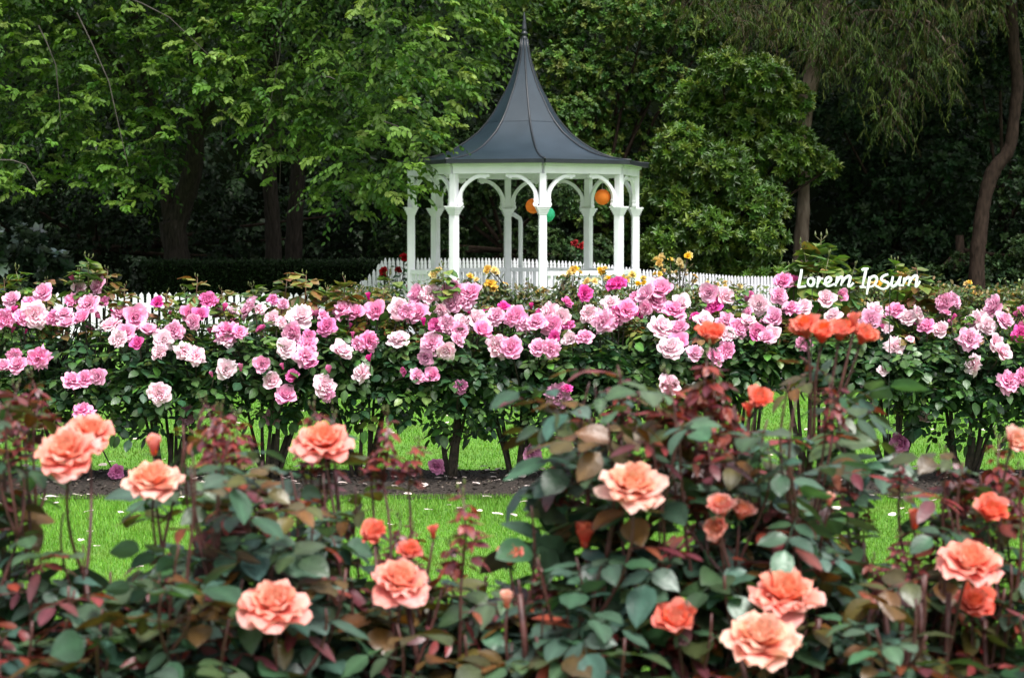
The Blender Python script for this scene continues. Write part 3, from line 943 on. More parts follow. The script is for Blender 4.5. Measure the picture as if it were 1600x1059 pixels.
lobed_tree('silver_leaved_shrub', 'shrub with pale silvery leaf undersides at the left edge', 40, 35.5,
           [(20, 360, 40), (60, 375, 38), (-20, 400, 50), (40, 415, 45), (90, 420, 35), (-10, 340, 35), (60, 460, 45), (0, 470, 50)],
           130, 9, 0.17, 0.10, [(0.33, 0.39, 0.38), (0.28, 0.34, 0.33), (0.02, 0.035, 0.02), (0.015, 0.03, 0.017), (0.017, 0.03, 0.015), (0.015, 0.03, 0.015)], M_ever, 57, 0.9, 'shrub', group=GRW)
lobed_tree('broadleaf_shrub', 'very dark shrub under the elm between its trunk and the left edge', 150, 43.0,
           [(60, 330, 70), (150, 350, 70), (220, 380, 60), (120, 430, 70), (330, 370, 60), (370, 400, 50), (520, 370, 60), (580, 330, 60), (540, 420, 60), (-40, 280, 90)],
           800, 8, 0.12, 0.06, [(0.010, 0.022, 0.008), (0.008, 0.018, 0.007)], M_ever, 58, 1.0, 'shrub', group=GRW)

# ---- clipped hedge left of the gazebo
def hedge():
    rng = np.random.default_rng(61)
    d = 35.6
    x0, x1 = gx(225, d), gx(592, d)
    h = P(400, 412, d).z
    t = thing('clipped_hedge', 'low clipped dark green hedge behind the left picket fence', 'hedge', ((x0 + x1) / 2, d + 0.4, 0))
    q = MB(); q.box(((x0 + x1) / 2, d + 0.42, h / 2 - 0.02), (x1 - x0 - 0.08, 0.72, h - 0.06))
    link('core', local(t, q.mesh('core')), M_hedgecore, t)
    n = 15000
    k = rng.uniform(0, 1, n)
    x = rng.uniform(x0, x1, n)
    top = k < 0.42
    y = np.where(top, d + rng.uniform(0, 0.82, n), d + rng.uniform(-0.05, 0.07, n))
    z = np.where(top, h + rng.normal(0, 0.025, n), rng.uniform(0.02, h, n))
    out = np.where(top[:, None], np.array([0, -0.2, 1.0]), np.array([0, -1.0, 0.35]))
    tip = out + rng.normal(0, 0.6, (n, 3))
    v, f, c = leaves(np.stack([x, y, z], -1), tip, np.array([0, -.5, 1.0]) + rng.normal(0, .5, (n, 3)), rng.uniform(0.035, 0.06, n), rng.uniform(0.02, 0.03, n),
                     palette(rng, n, [(0.015, 0.036, 0.011), (0.024, 0.05, 0.015), (0.011, 0.026, 0.009)], 0.2))
    v[:, 2] = np.maximum(v[:, 2], 0.01)
    crown(t, v, f, c, M_ever, 'foliage')
hedge()

# ---- the wood behind everything
def wood():
    rng = np.random.default_rng(71)
    n = 6500
    st = np.stack([rng.uniform(-16, 16, n), rng.uniform(47.5, 52, n), 0.2 + 14.5 * rng.uniform(0, 1, n) ** 0.8], -1)
    dirs = np.stack([rng.normal(0, 1, n), rng.normal(-0.6, 0.6, n), rng.normal(0, 0.4, n)], -1)
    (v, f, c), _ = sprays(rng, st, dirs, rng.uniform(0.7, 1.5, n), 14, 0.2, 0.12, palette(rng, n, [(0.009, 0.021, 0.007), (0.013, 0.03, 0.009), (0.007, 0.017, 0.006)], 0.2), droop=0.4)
    v[:, 2] = np.maximum(v[:, 2], 0.02)
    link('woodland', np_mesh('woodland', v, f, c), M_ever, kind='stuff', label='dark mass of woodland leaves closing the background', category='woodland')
wood()

# ================================================================== ROSES: shapes
def petal(rng, L, Wd, az, phi0, bend, curl, ruf, r0=0.02, z0=0.0, nu=5, nv=6, cin=(1, 1, 1), cout=(1, 1, 1), cpow=1.5):
    vs = np.linspace(0, 1, 24)
    phi = phi0 + bend * vs + curl * vs ** 3
    r = r0 + np.concatenate([[0], np.cumsum(np.sin(phi[:-1]) * L / 23)])
    z = z0 + np.concatenate([[0], np.cumsum(np.cos(phi[:-1]) * L / 23)])
    U, Vv = np.meshgrid(np.linspace(-1, 1, nu), np.linspace(0, 1, nv))
    ve = Vv * (1 - 0.16 * U ** 2 + 0.05 * np.cos(U * 5 + az))
    rr = np.interp(ve, vs, r); zz = np.interp(ve, vs, z); ph = np.interp(ve, vs, phi)
    w = np.where(Vv < 0.6, 0.25 + 0.75 * np.sqrt(np.clip(1 - (1 - Vv / 0.6) ** 2, 0, 1)), np.sqrt(np.clip(1 - ((Vv - 0.6) / 0.42) ** 2 * 0.7, 0, 1)))
    s = U * w * Wd
    rho = np.maximum(rr, 0.11) * 1.15
    th = np.clip(s / rho, -1.7, 1.7)
    rad = rr - rho * (1 - np.cos(th)) * 0.85
    tan = rho * np.sin(th)
    wav = ruf * Vv ** 2 * np.sin(U * rng.uniform(3.5, 6.5) + rng.uniform(0, 6.28))
    rad = rad + wav * np.cos(ph); zz = zz - wav * np.sin(ph) * 0.8
    x = rad * math.cos(az) - tan * math.sin(az)
    y = rad * math.sin(az) + tan * math.cos(az)
    V = np.stack([x, y, zz], -1).reshape(-1, 3)
    i = (np.arange(nu - 1)[None] + np.arange(nv - 1)[:, None] * nu).reshape(-1, 1)
    F = np.concatenate([i, i + 1, i + 1 + nu, i + nu], 1)
    k = np.clip(Vv ** cpow + rng.normal(0, 0.04), 0, 1).reshape(-1, 1)
    C = np.array(cin) * (1 - k) + np.array(cout) * k
    C = C * (1 + rng.normal(0, 0.05))
    return V, F, np.clip(C, 0, 1)

def petals_of(seed, n, openness, cin, cout, Lr=(0.30, 0.52), ruf=0.03, tight=0.0, outer_col=None, reflex=0.7, nu=5, nv=6):
    """list of petals for one bloom, inner first; unit bloom is about one across"""
    rng = np.random.default_rng(seed)
    out = []
    for i in range(n):
        t = i / max(1, n - 1)
        az = i * 2.39996 + rng.normal(0, 0.18)
        phi0 = R(4) + openness * (t ** 0.75) * (1 + rng.normal(0, 0.08))
        L = (Lr[0] + (Lr[1] - Lr[0]) * t ** 0.7) * (1 + rng.normal(0, 0.06))
        Wd = L * (0.42 + 0.18 * t)
        bend = -0.55 * (1 - t) - 0.2 * tight
        curl = reflex * t ** 1.5 * (1 + rng.normal(0, 0.25))
        ci, co = cin, cout
        if outer_col is not None:
            ci = tuple(np.array(cin) * (1 - t) + np.array(outer_col[0]) * t)
            co = tuple(np.array(cout) * (1 - t) + np.array(outer_col[1]) * t)
        out.append(petal(rng, L, Wd, az, phi0, bend, curl, ruf * (0.4 + t), 0.012 + 0.05 * t, 0.06 * (1 - t), nu, nv, ci, co))
    return out

GREEN = (0.06, 0.13, 0.03)
def sepals(seed, L=0.3, down=True, col=GREEN, n=5, phi=2.1):
    rng = np.random.default_rng(seed)
    out = []
    for i in range(n):
        out.append(petal(rng, L, L * 0.16, i * 1.2566 + 0.3, phi, 0.25, 0.1, 0.0, 0.04, -0.02, 3, 5, col, col))
    V = []
    # hip below the petals
    prof = [(0.02, -0.16), (0.05, -0.12), (0.065, -0.06), (0.06, 0.0), (0.03, 0.04)]
    k = 8
    vv = np.array([(r * math.cos(6.283 * j / k), r * math.sin(6.283 * j / k), z) for r, z in prof for j in range(k)])
    ff = np.array([(i * k + j, i * k + (j + 1) % k, (i + 1) * k + (j + 1) % k, (i + 1) * k + j) for i in range(len(prof) - 1) for j in range(k)])
    out.append((vv, ff, np.tile(np.array(col), (len(vv), 1))))
    return out

def bloom_mesh(name, plist, mat):
    v, f, c = cat(plist)
    me = np_mesh(name, v, f, c, True)
    me.materials.append(mat)
    return me

# ---- pink blooms
PKC = {'mid': ((0.80, 0.24, 0.50), (0.92, 0.53, 0.71)), 'pale': ((0.90, 0.50, 0.64), (0.95, 0.78, 0.84)), 'deep': ((0.66, 0.07, 0.34), (0.84, 0.24, 0.52)), 'dusk': ((0.50, 0.13, 0.34), (0.66, 0.30, 0.48))}
PINK = {}
for cn, (a, b) in PKC.items():
    PINK[cn] = [bloom_mesh('bloom', petals_of(100 + j, n, op, a, b, Lr=lr, ruf=rf, reflex=rx) + sepals(5 + j, 0.22), M_pink)
                for j, (n, op, lr, rf, rx) in enumerate(((30, 1.35, (0.26, 0.50), 0.045, 0.55), (26, 1.2, (0.28, 0.52), 0.05, 0.8), (24, 1.0, (0.3, 0.56), 0.04, 0.9), (34, 1.5, (0.22, 0.5), 0.055, 0.4), (20, 0.75, (0.36, 0.58), 0.05, 0.7), (22, 1.75, (0.3, 0.5), 0.1, 0.9), (38, 1.25, (0.2, 0.48), 0.08, 0.3)))]
PINK_BUD = [bloom_mesh('bud', petals_of(140 + j, 9, 0.22 + 0.2 * j, (0.62, 0.06, 0.28), (0.78, 0.20, 0.44), Lr=(0.7, 0.9), ruf=0.02, reflex=0.25) + sepals(9 + j, 0.45, phi=1.0), M_pink) for j in range(2)]
YEL = [bloom_mesh('bloom', petals_of(160 + j, 18, 1.25, c1, c2, ruf=0.05, reflex=0.6, nu=4, nv=4) + sepals(12 + j, 0.22), M_yellow)
       for j, (c1, c2) in enumerate((((0.72, 0.42, 0.05), (0.84, 0.62, 0.16)), ((0.78, 0.52, 0.12), (0.88, 0.74, 0.36)), ((0.66, 0.36, 0.05), (0.80, 0.55, 0.13))))]
REDB = bloom_mesh('bloom', petals_of(170, 20, 1.2, (0.20, 0.004, 0.008), (0.42, 0.008, 0.014), ruf=0.05, nu=4, nv=5) + sepals(15, .22), M_red)

# ---- rose leaves: five leaflets on a stalk
def leaflet(base, tdir, nor, L, Wd, col, col2, n=5, rng=None, serr=True):
    t = Vector(tdir).normalized(); s = t.cross(Vector(nor)).normalized(); u = s.cross(t)
    V = []; C = []
    base = Vector(base)
    bend = rng.uniform(0.05, 0.3)
    fold = rng.uniform(0.12, 0.35)
    tw = rng.uniform(-0.15, 0.15)
    for i in range(n + 1):
        f = i / n
        w = Wd * 0.5 * (math.sin(math.pi * min(1, f ** 0.8)) ** 0.75 if 0 < f < 1 else 0.02)
        mid = base + t * (L * f) - u * (L * bend * f * f)
        j = rng.uniform(-.04, .04) * Wd
        for k in (-1, -0.55, 0, 0.55, 1):
            V.append(mid + s * (w * k) + u * (abs(k) * w * fold - (k * k) * w * 0.12 + tw * w * k + (j if abs(k) == 1 else 0)))
            C.append(col2 if k == 0 else col)
    F = [(i * 5 + k, i * 5 + k + 1, i * 5 + k + 6, i * 5 + k + 5) for i in range(n) for k in range(4)]
    return V, F, C

def rose_leaf(seed, size, cols, n=5, leaflets=5, slim=1.0):
    """compound leaf, stalk along +Z bending towards +X, upper side up when the stalk leans out"""
    rng = random.Random(seed)
    q = MB()
    Ls = size
    st = [Vector((0, 0, 0)), Vector((0.25 * Ls, 0, 0.03 * Ls)), Vector((0.55 * Ls, 0, 0.03 * Ls)), Vector((0.8 * Ls, 0, 0.0))]
    c0 = cols[0]
    q.tube(st, [0.012 * Ls, 0.010 * Ls, 0.008 * Ls, 0.006 * Ls], 4, tuple(x * 0.8 for x in c0))
    spots = [(3, Vector((1, 0, -0.15)), 1.0)]
    if leaflets >= 3:
        spots += [(2, Vector((0.45, 0.9, 0)), 0.85), (2, Vector((0.45, -0.9, 0)), 0.85)]
    if leaflets >= 5:
        spots += [(1, Vector((0.3, 0.95, 0)), 0.68), (1, Vector((0.3, -0.95, 0)), 0.68)]
    for k, d, s in spots:
        col = [x * rng.uniform(0.8, 1.2) for x in rng.choice(cols)]
        nor = Vector((rng.uniform(-.3, .3), rng.uniform(-.3, .3), 1))
        L = Ls * 0.55 * s * rng.uniform(0.9, 1.1)
        V, F, C = leaflet(st[k] + d.normalized() * 0.02 * Ls, d + Vector((0, 0, rng.uniform(-.25, .15))), nor, L, L * rng.uniform(0.6, 0.75) * slim, col, [min(1, x * 1.35) for x in col], n, rng)
        q.add(V, F, C)
    return q.mesh('leaf', True)

G_D = [(0.028, 0.072, 0.027), (0.038, 0.092, 0.032), (0.022, 0.058, 0.024)]
G_M = [(0.055, 0.12, 0.032), (0.07, 0.145, 0.034)]
G_Y = [(0.12, 0.20, 0.04), (0.16, 0.19, 0.045), (0.09, 0.17, 0.035)]
G_B = [(0.17, 0.10, 0.03), (0.13, 0.11, 0.03), (0.20, 0.085, 0.035)]
F_D = [(0.042, 0.088, 0.055), (0.034, 0.072, 0.045), (0.054, 0.105, 0.068)]
F_G = [(0.055, 0.10, 0.045), (0.045, 0.085, 0.035)]
F_B = [(0.075, 0.05, 0.014), (0.10, 0.045, 0.012), (0.055, 0.055, 0.02)]
F_R = [(0.14, 0.024, 0.026), (0.19, 0.04, 0.022), (0.10, 0.022, 0.03)]
F_P = [(0.07, 0.045, 0.05), (0.06, 0.05, 0.05)]
def mset(seed, cols, k, **kw):
    out = []
    for j in range(k):
        me = rose_leaf(seed + j, 1.0, cols, **kw)
        out.append(me)
    return out
def withmat(ms, mat):
    for m in ms:
        m.materials.append(mat)
    return ms
PL_D = withmat(mset(200, G_D, 5, n=4), M_rose)
PL_M = withmat(mset(220, G_M, 3, n=4), M_rose)
PL_Y = withmat(mset(240, G_Y, 3, n=4), M_rose)
PL_B = withmat(mset(260, G_B, 3, n=4), M_rose)
FL_D = withmat(mset(300, F_D, 6, n=6), M_roseF)
FL_G = withmat(mset(320, F_G, 4, n=6), M_roseF)
FL_B = withmat(mset(340, F_B, 4, n=6), M_roseF)
FL_R = withmat(mset(360, F_R, 4, n=6, slim=0.6), M_roseF)
FL_P = withmat(mset(380, F_P, 3, n=6), M_roseF)

def leaf_M(loc, out, tilt, s, roll=0.0):
    """leaf frame: +X along the outward direction, +Z its upper side"""
    o = Vector(out); o.normalize()
    z = Vector((0, 0, 1)) - o * o.z
    if z.length < 1e-3:
        z = Vector((0, -1, 0))
    z.normalize()
    y = z.cross(o)
    m = Matrix((o, y, z)).transposed().to_4x4()
    return Matrix.Translation(loc) @ m @ Matrix.Rotation(roll, 4, 'X') @ Matrix.Rotation(tilt, 4, 'Y') @ Matrix.Scale(s, 4)

# small leafy shoot: stalk with little leaves and buds on top (one shape per colour)
def shoot_mesh(seed, cols, h=1.0, nleaf=12, slim=0.35, ll=0.26, buds=3, droop=0.3, stem=(0.09, 0.03, 0.025), budcol=(0.10, 0.12, 0.035)):
    rng = random.Random(seed)
    q = MB()
    pts = [Vector((0, 0, 0)), Vector((rng.uniform(-.05, .05), rng.uniform(-.05, .05), h * .5)), Vector((rng.uniform(-.08, .08), rng.uniform(-.08, .08), h))]
    q.tube(pts, [0.022, 0.017, 0.01], 5, stem)
    for i in range(nleaf):
        f = 0.12 + 0.86 * i / nleaf
        p = pts[0].lerp(pts[1], f * 2) if f < .5 else pts[1].lerp(pts[2], f * 2 - 1)
        az = i * 2.4 + rng.uniform(-.4, .4)
        L = ll * (1.1 - 0.42 * f) * rng.uniform(0.75, 1.25)
        d = Vector((math.cos(az), math.sin(az), rng.uniform(-.2, .75)))
        stalk = p + d.normalized() * L * 0.35
        q.tube([p, stalk], [0.006, 0.004], 3, stem)
        for k in range(3 if slim < 0.5 else 3):
            a2 = az + (k - 1) * 0.9
            dd = Vector((math.cos(a2), math.sin(a2), d.z - droop * rng.uniform(0.2, 1.4)))
            V, F, C = leaflet(stalk, dd, (rng.uniform(-.4, .4), rng.uniform(-.4, .4), 1), L * (1 if k == 1 else .75), L * slim * 1.5, [x * rng.uniform(.7, 1.3) for x in rng.choice(cols)], rng.choice(cols), 3, rng)
            q.add(V, F, C)
    for i in range(buds):
        a = rng.uniform(0, 6.28)
        tip = pts[2] + Vector((math.cos(a) * 0.09, math.sin(a) * 0.09, rng.uniform(0.04, 0.16))) * (0 if i == 0 else 1) + Vector((0, 0, 0.04 if i == 0 else 0))
        q.tube([pts[2] - Vector((0, 0, .03)), tip], [0.007, 0.006], 4, stem)
        prof = [(0.006, 0), (0.017, 0.014), (0.019, 0.032), (0.011, 0.06), (0.002, 0.088)]
        q.lathe(prof, 6, tip, budcol)
    return q.mesh('young_shoot', True)
SH_RED = withmat([shoot_mesh(400 + j, F_R + [(0.16, 0.03, 0.04)], nleaf=20, slim=0.3, ll=0.3, buds=4, droop=0.7) for j in range(4)], M_roseF)
SH_GRN = withmat([shoot_mesh(420 + j, G_Y + G_M, nleaf=13, slim=0.55, ll=0.46, buds=4, droop=0.4, stem=(0.10, 0.10, 0.035)) for j in range(3)], M_rose)
SH_BRZ = withmat([shoot_mesh(440 + j, G_B + G_Y, nleaf=13, slim=0.46, ll=0.46, buds=2, droop=0.5, stem=(0.12, 0.06, 0.03)) for j in range(3)], M_rose)

# ================================================================== PINK ROSE ROW
PB = [ # photo x of the base, half width m, lowest leaves z, label
    (-60, 0.50, 0.30, 'pink rose bush cut by the left edge of the picture'),
    (105, 0.46, 0.28, 'pink rose bush second from the left edge behind coral roses'),
    (262, 0.44, 0.30, 'pink rose bush in front of the elm trunk'),
    (420, 0.42, 0.42, 'pink rose bush with low dusky bloom left of the centre gap'),
    (565, 0.42, 0.42, 'pink rose bush in front of the sweeping fence section'),
    (702, 0.42, 0.34, 'pink rose bush below the left side of the gazebo'),
    (812, 0.42, 0.30, 'pink rose bush directly below the gazebo centre'),
    (925, 0.42, 0.36, 'pink rose bush below the right side of the gazebo'),
    (1045, 0.42, 0.42, 'pink rose bush below the glossy green tree'),
    (1160, 0.36, 0.55, 'pink rose bush just left of the white lettering'),
    (1275, 0.32, 0.66, 'thin pink rose bush under the white lettering'),
    (1392, 0.40, 0.45, 'pink rose bush with bare canes right of the white lettering'),
    (1510, 0.44, 0.28, 'full leafy pink rose bush second from the right edge'),
    (1645, 0.46, 0.28, 'pink rose bush cut by the right edge of the picture')]
BLOOMS = [ # x, y, size px, colour (m mid, p pale, d deep, b bud, k dusky)
    (17,466,26,'m'),(5,495,32,'m'),(46,469,22,'m'),(66,455,27,'m'),(55,491,36,'p'),(21,485,12,'b'),(36,492,24,'m'),(86,495,25,'m'),(100,487,23,'m'),(105,505,24,'m'),(114,467,26,'m'),
    (136,472,30,'m'),(127,496,26,'m'),(115,439,14,'b'),(149,442,25,'m'),(160,469,16,'d'),(125,447,20,'p'),(170,505,30,'p'),(189,486,28,'m'),(212,495,34,'m'),(196,519,28,'m'),(185,527,26,'p'),
    (214,535,20,'d'),(232,516,28,'m'),(257,530,30,'p'),(270,516,26,'m'),(247,547,26,'p'),(246,470,18,'d'),(292,545,27,'p'),(306,552,26,'p'),(327,466,26,'d'),(295,490,24,'m'),(312,492,24,'d'),
    (300,502,22,'m'),(355,512,36,'m'),(354,527,24,'p'),(375,516,20,'m'),(385,479,34,'m'),(354,577,28,'p'),(376,577,14,'b'),(331,587,10,'b'),(114,590,28,'m'),(132,590,24,'m'),(150,587,24,'m'),
    (59,559,30,'m'),(26,567,28,'m'),(4,570,25,'m'),(21,555,22,'m'),(250,614,30,'p'),(130,637,30,'m'),(296,650,28,'k'),
    (405,480,18,'p'),(427,466,16,'d'),(444,474,16,'m'),(425,497,22,'p'),(440,502,16,'p'),(471,492,36,'p'),(510,507,26,'d'),(507,492,18,'m'),(535,480,32,'m'),(555,486,28,'m'),(586,486,30,'m'),
    (576,466,14,'b'),(454,520,30,'m'),(447,542,28,'p'),(485,522,20,'d'),(479,534,28,'m'),(480,552,32,'m'),(484,567,20,'d'),(410,569,24,'m'),(442,575,12,'b'),(426,594,26,'p'),(456,586,20,'d'),
    (446,615,30,'m'),(509,599,32,'p'),(507,615,22,'m'),(514,580,14,'b'),(426,652,24,'k'),(535,546,32,'p'),(562,537,22,'m'),(581,531,28,'m'),(551,526,12,'b'),(562,580,26,'p'),(577,562,14,'b'),
    (622,525,30,'p'),(625,480,28,'p'),(634,485,26,'m'),(650,460,30,'m'),(671,457,30,'p'),(652,486,32,'m'),(686,487,22,'p'),(707,452,34,'m'),(704,470,30,'m'),(735,455,30,'m'),(725,467,28,'m'),
    (682,507,22,'d'),(702,507,30,'m'),(722,500,28,'p'),(720,514,26,'m'),(747,500,32,'p'),(754,516,30,'m'),(662,506,14,'b'),(674,534,32,'m'),(697,549,26,'p'),(717,529,22,'m'),(665,559,22,'k'),
    (675,585,24,'m'),(655,585,22,'m'),(775,490,26,'m'),(786,479,18,'d'),(796,497,20,'m'),(782,540,36,'p'),(797,541,32,'m'),(630,580,12,'d'),(722,605,20,'k'),
    (806,492,28,'m'),(819,502,26,'m'),(837,500,28,'m'),(855,486,28,'p'),(875,495,26,'p'),(862,507,30,'m'),(841,542,28,'m'),(861,544,26,'m'),(867,526,16,'d'),(890,530,22,'p'),(914,522,24,'m'),
    (920,490,26,'p'),(942,500,32,'m'),(962,495,28,'m'),(955,470,26,'p'),(915,457,22,'d'),(887,472,18,'d'),(962,440,28,'d'),(982,482,30,'m'),(1007,460,28,'m'),(1032,452,36,'m'),(1026,467,32,'m'),
    (1007,481,20,'m'),(990,462,20,'m'),(1055,480,32,'m'),(1065,472,26,'p'),(1037,507,36,'p'),(1060,510,28,'m'),(1047,540,36,'p'),(1060,535,28,'m'),(1107,457,28,'m'),(1135,462,26,'p'),(1115,472,26,'d'),
    (1186,475,28,'p'),(1170,462,16,'d'),(1100,500,28,'p'),(1137,502,30,'m'),(1157,510,28,'m'),(1185,517,24,'m'),(1137,520,26,'p'),(1135,545,26,'m'),(1120,555,28,'m'),(1197,527,24,'m'),(1050,596,34,'p'),
    (872,619,34,'k'),(885,605,16,'d'),(1087,550,24,'m'),(1170,500,22,'p'),
    (1223,437,26,'m'),(1242,437,16,'d'),(1209,495,28,'m'),(1219,460,24,'m'),(1237,477,26,'m'),(1292,466,26,'p'),(1315,460,18,'m'),(1203,521,26,'p'),(1184,521,22,'d'),(1256,477,24,'p'),(1300,490,24,'p'),
    (1362,499,28,'m'),(1372,484,26,'p'),(1387,512,16,'p'),(1400,480,26,'m'),(1417,493,26,'p'),(1437,490,30,'p'),(1447,505,24,'m'),(1469,513,24,'p'),(1486,507,12,'b'),(1475,471,26,'m'),(1494,468,24,'m'),
    (1400,541,26,'p'),(1422,527,12,'p'),(1550,477,34,'m'),(1572,499,28,'m'),(1522,499,36,'p'),(1516,527,32,'m'),(1545,509,26,'p'),(1559,534,26,'p'),(1569,549,26,'p'),(1581,531,12,'b'),(1516,568,28,'p'),
    (1578,593,32,'m'),(1597,587,24,'m'),(1597,521,24,'d'),(1256,537,22,'m'),(1381,577,16,'p'),(1407,690,30,'k'),(832,705,30,'k'),(681,729,22,'k'),(1443,651,24,'p'),(182,738,20,'k')]
SHOOTS = [(35,425,.16,0),(140,408,.20,0),(165,425,.16,1),(120,428,.16,0),(310,438,.17,1),(290,455,.15,0),(345,455,.14,1),(410,448,.17,0),(447,438,.2,1),(475,432,.2,1),(528,440,.18,1),(500,452,.15,0),(612,436,.2,0),(590,452,.15,1),
          (200,452,.15,1),(250,460,.14,1),(690,420,.16,0),(840,470,.14,1),(900,468,.14,0),(1255,395,.24,0),(1275,375,.28,0),(1290,405,.2,0),(1330,418,.16,0),(1408,412,.18,0),(1440,425,.2,1),(1235,420,.16,0),(1465,450,.14,1),
          (1145,450,.14,0),(1580,468,.13,1),(10,440,.14,1),(75,440,.13,1)]
def pink_row():
    yc = 13.15
    bushes = []
    for i, (px, hw, zlo, label) in enumerate(PB):
        rng = random.Random(500 + i)
        x = gx(px, yc)
        b = thing('pink_rose_bush', label, 'rose bush', (x, yc + rng.uniform(-.08, .08), 0.04), 'pink rose bushes in the middle bed')
        bushes.append((b, px, hw, zlo, [], rng))
    for (x, y, s, k) in BLOOMS:
        bu = min(bushes, key=lambda q: abs(q[1] - x))
        bu[4].append((x, y, s, k))
    for (b, px, hw, zlo, bl, rng) in bushes:
        B = b.location
        canes = MB()
        tops = []
        for k in range(7):
            a = rng.uniform(0, 6.28)
            foot = Vector((B.x + math.cos(a) * 0.06, B.y + math.sin(a) * 0.05, B.z - 0.03))
            a2 = a + rng.uniform(-.6, .6)
            r = hw * rng.uniform(0.25, 0.8)
            top = Vector((B.x + math.cos(a2) * r, B.y + math.sin(a2) * r * 0.8, rng.uniform(0.85, 1.12)))
            mid = foot.lerp(top, 0.45) + Vector((math.cos(a2) * 0.06, 0, -0.02))
            pts = bez(foot, foot + Vector((math.cos(a) * .02, 0, .2)), mid, top, 7)
            canes.tube(pts, [0.017, 0.015, 0.013, 0.011, 0.009, 0.007, 0.005], 6)
            tops.append(pts)
        # stubs of old wood
        for k in range(3):
            a = rng.uniform(0, 6.28)
            f = Vector((B.x, B.y, 0.02)); canes.tube([f, f + Vector((math.cos(a) * .08, math.sin(a) * .06, .16)), f + Vector((math.cos(a) * .13, math.sin(a) * .1, .3))], [0.022, 0.019, 0.016], 6)
        def stem_to(p, r=0.005):
            pts = min(tops, key=lambda q: (q[4] - p).length)
            s = pts[4] if p.z > 0.7 else pts[3]
            canes.tube(bez(s, s.lerp(p, .4) + Vector((0, 0, .05)), p - Vector((0, 0, .08)), p, 5), [r * 1.3, r * 1.1, r, r * .9, r * .8], 5)
        for (x, y, s, k) in bl:
            d = min(13.25, max(12.6, 12.64 + (545 - y) / 100.0 * 0.45 + rng.uniform(-.05, .05)))
            if y > 640:
                d = 12.9
            p = P(x, y, d)
            ax = Vector((rng.gauss(0, 0.45) + (p.x - B.x) * 0.5, -0.85 + rng.gauss(0, .25), 0.55 + rng.gauss(0, .35)))
            dia = s / (FP / d) * 1.13
            if k == 'b':
                ax = Vector((rng.gauss(0, .3), -.25, 1))
                me = rng.choice(PINK_BUD); sc = dia * 0.9; name = 'bud'
            else:
                me = rng.choice(PINK[{'m': 'mid', 'p': 'pale', 'd': 'deep', 'k': 'dusk'}[k]]); sc = dia * 1.12; name = 'bloom'
                if k == 'k':
                    ax.z = -0.1
            ax.normalize()
            base = p - ax * sc * 0.22
            stem_to(base - ax * 0.02)
            link(name, me, None, b, Matrix.Translation(-B) @ place(base, ax, rng.uniform(0, 6.28), sc))
        # filler buds and half hidden blooms deeper in the bush
        for k in range(9):
            p = Vector((B.x + rng.uniform(-hw, hw), B.y + rng.uniform(-.3, .3), rng.uniform(0.95, 1.13)))
            ax = Vector((rng.gauss(0, .4), rng.gauss(-.3, .3), 1)).normalized()
            me = rng.choice(PINK[rng.choice(['mid', 'pale', 'deep'])]) if k < 4 else rng.choice(PINK_BUD)
            sc = rng.uniform(.07, .12) if k < 4 else rng.uniform(.04, .06)
            stem_to(p - ax * .01)
            link('bloom' if k < 4 else 'bud', me, None, b, Matrix.Translation(-B) @ place(p, ax, rng.uniform(0, 6.28), sc))
        # leaves on the outside of the bush, one by one
        def sample(shell):
            while True:
                v = Vector((rng.gauss(0, 1), rng.gauss(-0.35, 1), rng.gauss(0.15, 1))).normalized()
                zc = (1.06 + zlo) / 2; hz = (1.06 - zlo) / 2
                rr = rng.uniform(0.82, 1.04) if shell else rng.uniform(0.2, 0.8)
                # boxy bush shape: squash the sphere towards a cushion
                e = 1.0 / max(abs(v.x) ** 2.5 + abs(v.y) ** 2.5 + abs(v.z) ** 2.5, 1e-6) ** (1 / 2.5)
                p = Vector((v.x * e * (hw + 0.05) * rr, v.y * e * 0.44 * rr, zc + v.z * e * hz * rr))
                low = (p.z - zlo) / 0.35
                if low < rng.uniform(-0.15, 0.9) and rng.random() < 0.6:
                    continue
                return p, v
        for k in range(230):
            p, v = sample(True)
            w = Vector((B.x, B.y, 0)) + p
            out = Vector((v.x + rng.gauss(0, .5), v.y + rng.gauss(0, .5), v.z * 0.4 + rng.gauss(0.05, .3)))
            t = rng.random()
            if p.z > 0.95:
                ms = PL_M if t < .35 else PL_Y if t < .6 else PL_B if t < .78 else PL_D
            else:
                ms = PL_D if t < .6 else PL_M if t < .93 else PL_Y
            link('leaf', rng.choice(ms), None, b, Matrix.Translation(-B) @ leaf_M(w - out.normalized() * .06, out, rng.uniform(0.0, .55), rng.uniform(.10, .165), rng.gauss(0, .3)))
        # the small leaves inside, too many and too hidden to tell apart
        n = 900
        g = np.random.default_rng(900 + int(px) % 1000)
        pts = np.array([tuple(sample(False)[0]) for _ in range(n)])
        v, f, c = leaves(pts + np.array([B.x, B.y, 0]), g.normal(0, 1, (n, 3)) + np.array([0, -.3, 0]), np.array([0, -.3, 1.]) + g.normal(0, .4, (n, 3)), g.uniform(.05, .085, n), g.uniform(.035, .055, n), palette(g, n, G_D, .2))
        link('inner_leaves', local(b, np_mesh('inner_leaves', v, f, c)), M_rose, b, kind='stuff')
        for (x, y, h, kind) in SHOOTS:
            h = h * 1.4
            if min(bushes, key=lambda q: abs(q[1] - x))[0] is b:
                d = 13.2 + rng.uniform(-.2, .2)
                tip = P(x, y, d)
                base = tip - Vector((rng.uniform(-.03, .03), 0, h))
                stem_to(base)
                link('young_shoot', rng.choice(SH_BRZ if kind else SH_GRN), None, b, Matrix.Translation(-B) @ place(base, (rng.gauss(0, .12), rng.gauss(0, .12), 1), rng.uniform(0, 6.28), h * 1.05))
